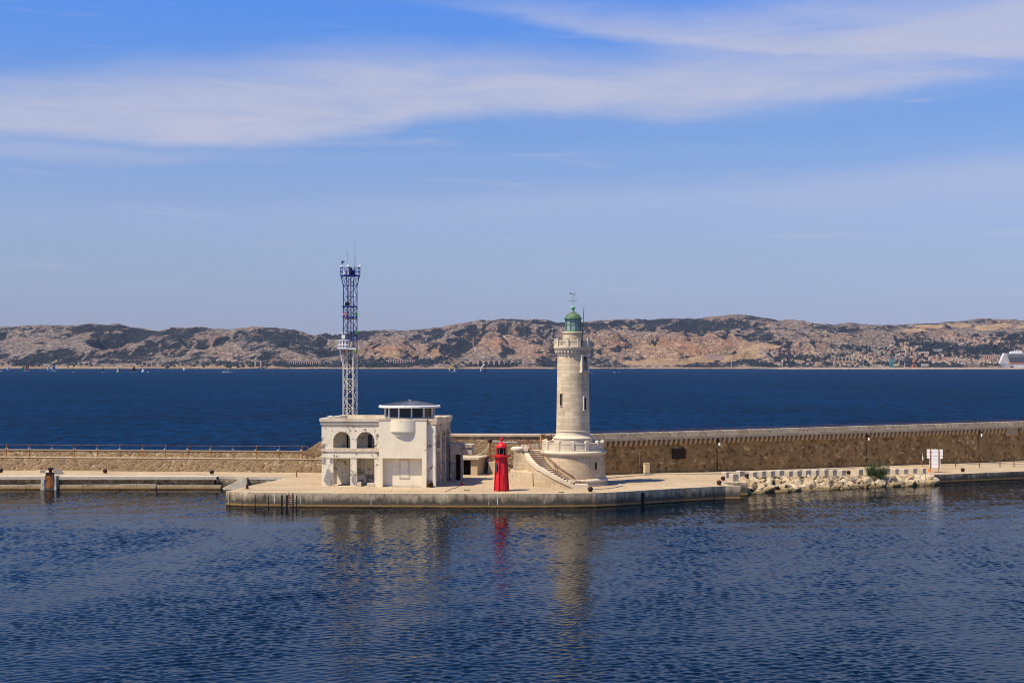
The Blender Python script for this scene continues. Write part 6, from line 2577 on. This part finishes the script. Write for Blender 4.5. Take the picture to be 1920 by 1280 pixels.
M['ship_white'] = plain('white_ship_paint', (0.58, 0.57, 0.56), .5, .1, .05)
M['balcony_dark'] = plain('shaded_balconies', (0.10, 0.105, 0.12), .5, .2, .2)
M['crane_teal'] = plain('teal_crane_paint', (0.05, 0.22, 0.22), .6, .3, .1)
M['crane_blue'] = plain('blue_crane_paint', (0.03, 0.06, 0.24), .6, .3, .1)
M['crane_orange'] = plain('orange_crane_paint', (0.55, 0.20, 0.06), .6, .3, .1)
crane(1671, 663.5, 688.5, 5.5, 'crane_teal', 'teal dock crane with blue jib on the far right shore')
crane(1713.5, 667, 688.5, 9, 'crane_orange', 'orange dock crane on a splayed portal on the far right shore', True)
mb = MB()
k = 6600 / F
mb.tube((0, 0, 0), (0, 0, 11.5 * k), .9, 6, 0, .5)
mb.obox((0, 0, 7.5 * k), (6, 2, 2))
tag(mb.build('signal_mast', 'white', None, ((1696.5 - 960) * k, 6600, 4.4)), 'thin white signal mast between the teal and the orange crane', 'mast')
for px, pt, pb, lab in ((1230, 676, 690, 'thin pale mast on the far shore right of the lighthouse'), (1372, 672, 689.5, 'thin white mast standing at the foot of the pale quarry')):
    k = 7000 / F
    mb = MB()
    mb.tube((0, 0, 0), (0, 0, (pb - pt) * k), .8, 5, 0, .5)
    mb.obox((0, 0, (pb - pt) * k), (5, 1, 1))
    tag(mb.build('signal_mast', 'white', None, ((px - 960) * k, 7000, 2)), lab, 'mast')


def pylon(px, ptop, lab, w, mats=('grey_metal',), two=False):
    best = None
    # stand it on the skyline
    ys = np.arange(7600, 10600, 12)
    xs = (px - 960) / F * ys
    el_ = [(th(a, b) - H) / b for a, b in zip(xs, ys)]
    i = int(np.argmax(el_))
    x, y = xs[i], ys[i]
    z = th(x, y)
    zt = H - (ptop - YH) * y / F
    h_ = max(12, zt - z)
    mb = MB()
    for sx in ((-1, 1) if two else (0,)):
        for lx_ in (-1, 1):
            mb.tube((sx * w + lx_ * 1.6, 0, -3), (sx * w + lx_ * .4, 0, h_), .55, 4)
        for j in range(4):
            mb.tube((sx * w - 1.2, 0, h_ * j / 4), (sx * w + 1.2, 0, h_ * (j + 1) / 4), .35, 4)
    mb.tube((-w * 1.4, 0, h_), (w * 1.4, 0, h_), .5, 4)
    mb.tube((-w * 1.2, 0, h_ * .86), (w * 1.2, 0, h_ * .86), .45, 4)
    o = mb.build('pylon', list(mats), None, (x, y, z))
    tag(o, lab, 'pylon')


pylon(91, 605, 'twin legged power pylon on the left skyline', 6, two=True)
pylon(897, 592.5, 'power pylon on the skyline left of the lighthouse', 9, two=True)
pylon(968, 595, 'small power pylon at the top of the middle ridge', 8)
# red and white transmitter on the right skyline
h_ = hit(1765, 614)
if h_ is not None:
    t_ = thing('transmitter_mast', 'red and white banded transmitter mast on the right skyline', 'mast', h_)
    k = h_.y / F
    for j in range(4):
        mb = MB()
        mb.tube((0, 0, j * 2.7 * k), (0, 0, (j + 1) * 2.7 * k), 1.1 - .2 * j, 6, 0, .9 - .2 * j)
        mb.build('band', 'white' if j % 2 == 0 else 'red_light', t_)

# cruise ship
k = 6420 / F
SH = thing('cruise_ship', 'large white cruise ship berthed behind the far right mole, bow to the left', 'cruise ship', ((1871 - 960) * k, 6420, 0))
Ls = 300.0


def spx(px):
    return (px - 1871) * k


def spz(py):
    return H - (py - YH) * k


mb = MB()
hull = [(spx(1871), spz(680.5)), (spx(1884), spz(692.5)), (Ls, spz(692.5)), (Ls, spz(678)), (spx(1890), spz(680.5))]
W2 = 19.0


def extr(mb, outline, w0, w1=None, m=0, nose=None):
    n = len(outline)
    yw = [(0.6 if (nose is not None and x <= nose) else w0) for x, z in outline]
    fr = [(x, -w, z) for (x, z), w in zip(outline, yw)]
    bk = [(x, w, z) for (x, z), w in zip(outline, yw)]
    mb.face(fr, m)
    mb.face(bk[::-1], m)
    for i in range(n):
        j = (i + 1) % n
        mb.face([fr[j], fr[i], bk[i], bk[j]], m)


# bow tapers: split hull into a wedge and a body
bx0 = spx(1898)
mb.hexa([(spx(1884), -.5, spz(692.5)), (bx0, -W2, spz(692.5)), (bx0, W2, spz(692.5)), (spx(1884), .5, spz(692.5)),
         (spx(1871), -1.5, spz(680.0)), (bx0, -W2, spz(681.5)), (bx0, W2, spz(681.5)), (spx(1871), 1.5, spz(680.0))])
mb.hexa([(bx0, -W2, spz(692.5)), (Ls, -W2, spz(692.5)), (Ls, W2, spz(692.5)), (bx0, W2, spz(692.5)),
         (bx0, -W2, spz(681.5)), (Ls, -W2, spz(679.5)), (Ls, W2, spz(679.5)), (bx0, W2, spz(681.5))])
mb.build('hull', 'ship_white', SH)
mb = MB()
mb.hexa([(spx(1873.5), -9, spz(680.5)), (Ls - 8, -18, spz(680.5)), (Ls - 8, 18, spz(680.5)), (spx(1873.5), 9, spz(680.5)),
         (spx(1881.5), -14, spz(662)), (Ls - 14, -17, spz(662)), (Ls - 14, 17, spz(662)), (spx(1881.5), 14, spz(662))])
mb.build('superstructure', 'ship_white', SH)
for j in range(9):
    py = 664 + j * 1.75
    mb = MB()
    x0 = spx(1886 + j * .55)
    mb.box(x0, Ls - 16, -18.9, -17.0, spz(py + 1.3), spz(py))
    mb.build('balcony_row', 'balcony_dark', SH)
mb = MB()
mb.box(spx(1890), spx(1898), -19.2, -18, spz(689), spz(686.6))
mb.build('hull_door', 'dark', SH)
for j in range(8):
    mb = MB()
    x0 = spx(1887 + j * 4.6)
    mb.box(x0, x0 + 4.0 * k, -20.8, -18.5, spz(681.6), spz(680.0))
    mb.build('lifeboat', 'orange', SH)
mb = MB()
mb.hexa([(spx(1893), -12, spz(662)), (spx(1918), -12, spz(662)), (spx(1918), 12, spz(662)), (spx(1893), 12, spz(662)),
         (spx(1895), -9, spz(658.5)), (spx(1914), -9, spz(657.5)), (spx(1914), 9, spz(657.5)), (spx(1895), 9, spz(658.5))])
mb.build('upper_deck_house', 'ship_white', SH)
mb = MB()
mb.box(spx(1914), spx(1930), -14, 14, spz(664.5), spz(661.5))
mb.build('bridge_screen', 'glass', SH)
mb = MB()
mb.tube((spx(1902), 0, spz(659)), (spx(1903), 0, spz(653)), 1.2, 6, 0, .5)
mb.sphere((spx(1906), 0, spz(656.6)), 2.5, 6)
mb.build('radar_mast', 'ship_white', SH)
mb = MB()
mb.hexa([(Ls - 70, -9, spz(662)), (Ls - 45, -9, spz(662)), (Ls - 45, 9, spz(662)), (Ls - 70, 9, spz(662)), (Ls - 62, -6, spz(652)), (Ls - 42, -6, spz(651)), (Ls - 42, 6, spz(651)), (Ls - 62, 6, spz(652))])
mb.build('funnel', 'crane_blue', SH)

# ---------------------------------------------------------- boats
M['sail_black'] = plain('black_sailcloth', (0.012, 0.014, 0.022), .7, .2, .2)
M['sail_white'] = plain('white_sailcloth', (0.70, 0.70, 0.72), .7, .1, .2)
M['sail_grey'] = plain('grey_sailcloth', (0.34, 0.35, 0.38), .7, .1, .2)
M['sail_green'] = plain('green_sailcloth', (0.03, 0.42, 0.10), .6, .1, .2)
M['sail_red'] = plain('red_sailcloth', (0.55, 0.03, 0.05), .6, .1, .2)
M['sail_blue'] = plain('blue_sailcloth', (0.01, 0.30, 0.75), .6, .1, .2)
M['sail_yellow'] = plain('yellow_sailcloth', (0.66, 0.50, 0.02), .6, .1, .2)


def hull_m(mb, L, w, h, m=0):
    n = 10
    prv = None
    for j in range(n + 1):
        f = j / n
        x = -L / 2 + L * f
        b = w / 2 * (1 - max(0, (f - .45) / .55) ** 2.2) * (.75 + .25 * min(1, f * 4))
        b = max(b, .03)
        zt = h * (1 + .35 * f * f)
        sec = [(x, -b, zt), (x, -b * .75, h * .25), (x, 0, -.25), (x, b * .75, h * .25), (x, b, zt)]
        if prv:
            for q in range(4):
                mb.face([prv[q], prv[q + 1], sec[q + 1], sec[q]], m)
            mb.face([prv[0], sec[0], sec[4], prv[4]], m)
        prv = sec


def sailboat(px, py, hpx, lab, kind, mats, flip=1, hmat='white', lpx=9, rot=0.0):
    Yb = H * F / (py - YH)
    k = Yb / F
    t_ = thing('sailing_boat', lab, 'sailing boat', ((px - 960) * k, Yb, 0), rot, 'sailing boats racing off the far shore')
    L = lpx * k
    Hm = hpx * k
    mb = MB()
    hull_m(mb, L, L * .28, L * .085)
    mb.build('hull', hmat, t_)
    mb = MB()
    mb.tube((.05 * L, 0, 0), (.05 * L, 0, Hm), L * .012, 5)
    mb.tube((.05 * L, 0, Hm * .12), (-.4 * L, 0, Hm * .12), L * .012, 5)
    mb.build('mast', 'iron', t_)

    def sail(name, A, T, Bp, bulge, mat):
        """triangular sail between tack A, top T and clew Bp with belly"""
        n = 7
        mb = MB()
        A, T, Bp = Vector(A), Vector(T), Vector(Bp)
        grid = []
        for i in range(n + 1):
            f = i / n
            l_, r_ = A.lerp(T, f), Bp.lerp(T, f)
            row = []
            for j in range(n + 1):
                g = j / n
                p = l_.lerp(r_, g)
                p.y += bulge * sin(pi * g) * sin(pi * min(1, f * .85 + .15))
                row.append(p)
            grid.append(row)
        ii = len(mb.v)
        for row in grid:
            mb.v += [tuple(p) for p in row]
        for i in range(n):
            for j in range(n):
                a = ii + i * (n + 1) + j
                mb.f.append([a, a + 1, a + n + 2, a + n + 1])
                mb.mi.append(0); mb.uv.append(None); mb.sm.append(True)
        mb.build(name, mat, t_)
    if kind in ('sloop', 'main'):
        sail('mainsail', (.04 * L, 0, Hm * .13), (.05 * L, 0, Hm), (-.42 * L, .05 * L, Hm * .13), L * .05, mats[0])
        if kind == 'sloop':
            sail('jib', (.48 * L, 0, Hm * .08), (.07 * L, 0, Hm * .93), (.02 * L, .1 * L, Hm * .1), L * .05, mats[1])
    else:
        if len(mats) > 1:
            sail('mainsail', (.04 * L, 0, Hm * .13), (.05 * L, 0, Hm * .95), (-.40 * L, .15 * L, Hm * .13), L * .06, mats[1])
        # spinnaker: tall curved panel flying ahead of the bow
        mb = MB()
        n = 10
        ii = len(mb.v)
        for i in range(n + 1):
            f = i / n
            z = Hm * (.14 + .86 * f)
            xl = .05 * L + L * (.95 * (1 - f) ** .6 * 1 + .25 * sin(pi * f))
            wd_ = L * .55 * (sin(pi * min(.93, .18 + f * .82)) ** .8)
            for j in range(7):
                g = j / 6 - .5
                mb.v.append((xl + L * .22 * (cos(pi * g) - 1) * 1.0 + g * wd_ * .35, g * wd_ * 1.3, z))
        for i in range(n):
            for j in range(6):
                a = ii + i * 7 + j
                mb.f.append([a, a + 1, a + 8, a + 7])
                mb.mi.append(0); mb.uv.append(None); mb.sm.append(True)
        mb.build('spinnaker', mats[0], t_)
    return t_


sailboat(21, 696, 12, 'small boat under a curved white spinnaker nearest the left edge', 'spin', ['sail_white'], hmat='sail_black', lpx=7, rot=pi)
sailboat(48.5, 696.2, 11.5, 'boat under a green spinnaker left of the red sail', 'spin', ['sail_green', 'sail_grey'], lpx=7, rot=pi - .2)
sailboat(52.5, 696.6, 15.5, 'boat under a tall narrow red spinnaker', 'spin', ['sail_red', 'sail_grey'], lpx=7.5, rot=pi - 1.0)
sailboat(97, 696.4, 14, 'boat under a pale grey spinnaker left of the bright blue sail', 'spin', ['sail_white', 'sail_grey'], lpx=8, rot=pi)
sailboat(103.5, 696.2, 11.5, 'boat under a bright blue spinnaker', 'spin', ['sail_blue'], lpx=8, rot=pi - .7)
sailboat(137.5, 697.4, 13, 'dark sailed boat on white hull just right of the blue spinnaker', 'sloop', ['sail_black', 'sail_black'], lpx=7, rot=2.4)
sailboat(193.5, 698, 12, 'lone boat with one black triangular sail and pale hull', 'sloop', ['sail_black', 'sail_black'], lpx=6.5, rot=pi - .3)
sailboat(223, 697.6, 11.5, 'boat with one grey and one black sail on a white hull', 'sloop', ['sail_black', 'sail_grey'], lpx=9, rot=pi)
sailboat(251, 697.8, 13, 'biggest black sailed boat, twin dark sails on white hull', 'sloop', ['sail_black', 'sail_black'], lpx=11, rot=0)
sailboat(268, 697.6, 8, 'white sailed boat in front of the slender viaduct', 'sloop', ['sail_white', 'sail_white'], lpx=6, rot=pi)
sailboat(345, 694.4, 8, 'small white sailed boat alone right of the slender viaduct', 'sloop', ['sail_white', 'sail_white'], lpx=4, rot=pi)
sailboat(851, 698, 14.5, 'boat under a bright yellow spinnaker on a white hull', 'spin', ['sail_yellow', 'sail_grey'], lpx=8.5, rot=pi)
sailboat(909, 697.8, 15, 'boat under a grey white spinnaker with dark mainsail left of the lighthouse', 'spin', ['sail_white', 'sail_black'], lpx=8, rot=pi, hmat='sail_black')


def motorboat(px, py, lpx, lab, wake=False):
    Yb = H * F / (py - YH)
    k = Yb / F
    L = lpx * k
    t_ = thing('motor_boat', lab, 'motor boat', ((px - 960) * k, Yb, 0), pi, 'motor boats off the far shore')
    mb = MB()
    hull_m(mb, L, L * .32, L * .16)
    mb.build('hull', 'white', t_)
    mb = MB()
    mb.hexa([(-L * .25, -L * .11, L * .15), (L * .15, -L * .11, L * .15), (L * .15, L * .11, L * .15), (-L * .25, L * .11, L * .15),
             (-L * .2, -L * .09, L * .36), (L * .03, -L * .09, L * .36), (L * .03, L * .09, L * .36), (-L * .2, L * .09, L * .36)])
    mb.build('cabin', 'white', t_)
    mb = MB()
    mb.box(-L * .2, L * .1, -L * .115, L * .115, L * .22, L * .29)
    mb.build('cabin_window', 'glass', t_)
    if wake:
        mb = MB()
        for sy in (-1, 1):
            mb.hexa([(-L * 2.2, sy * L * .5 - L * .1, -.1), (-L * .4, sy * L * .12 - L * .04, -.1), (-L * .4, sy * L * .12 + L * .04, -.1), (-L * 2.2, sy * L * .5 + L * .1, -.1),
                     (-L * 2.2, sy * L * .5 - L * .02, .12), (-L * .4, sy * L * .12 - L * .01, .5), (-L * .4, sy * L * .12 + L * .01, .5), (-L * 2.2, sy * L * .5 + L * .02, .12)])
        mb.hexa([(L * .3, -L * .2, -.1), (L * .8, -.3, -.1), (L * .8, .3, -.1), (L * .3, L * .2, -.1), (L * .3, -L * .1, .7), (L * .7, -.2, .2), (L * .7, .2, .2), (L * .3, L * .1, .7)])
        w_ = mb.build('wake_foam', M['white'])
        w_.location = t_.location
        w_.rotation_euler = t_.rotation_euler
        w_['kind'] = 'stuff'
        w_['label'] = 'white wake foam around the moving motor boat'


motorboat(421, 698, 6.5, 'white motor boat leaving a foaming wake left of the mast', True)
motorboat(428.5, 693.6, 4, 'smaller white motor boat just behind the one with the wake')
motorboat(277.5, 697.6, 4.5, 'tiny motor boat right of the white sails under the slender viaduct')
motorboat(1152, 698.6, 4.8, 'white motor boat on open water right of the lighthouse')
motorboat(1110, 698.8, 2.6, 'tiny motor boat closest to the right side of the lighthouse')
motorboat(1161, 698.3, 2.6, 'tiny motor boat just right of the white one beyond the lighthouse')
motorboat(2, 696, 5, 'motor boat cut by the left edge of the far water')

# ------------------------------------------------------------------ air
hb = MB()
hb.box(-7000, 7000, -150, 11700, -4.0, 420)
hz_ = hb.build('haze', plain('haze_tmp', (1, 1, 1)))
t = NT('sea_haze')
t.t.nodes.remove(t.b)
pv = t.n('ShaderNodeVolumePrincipled')
pv.inputs['Color'].default_value = (0.44, 0.62, 1.0, 1)
pv.inputs['Density'].default_value = 1.3e-5
pv.inputs['Anisotropy'].default_value = 0.0
t.lk(pv.outputs[0], t.t.nodes['Material Output'].inputs['Volume'])
hz_.data.materials[0] = t.m
struct(hz_, 'stuff')
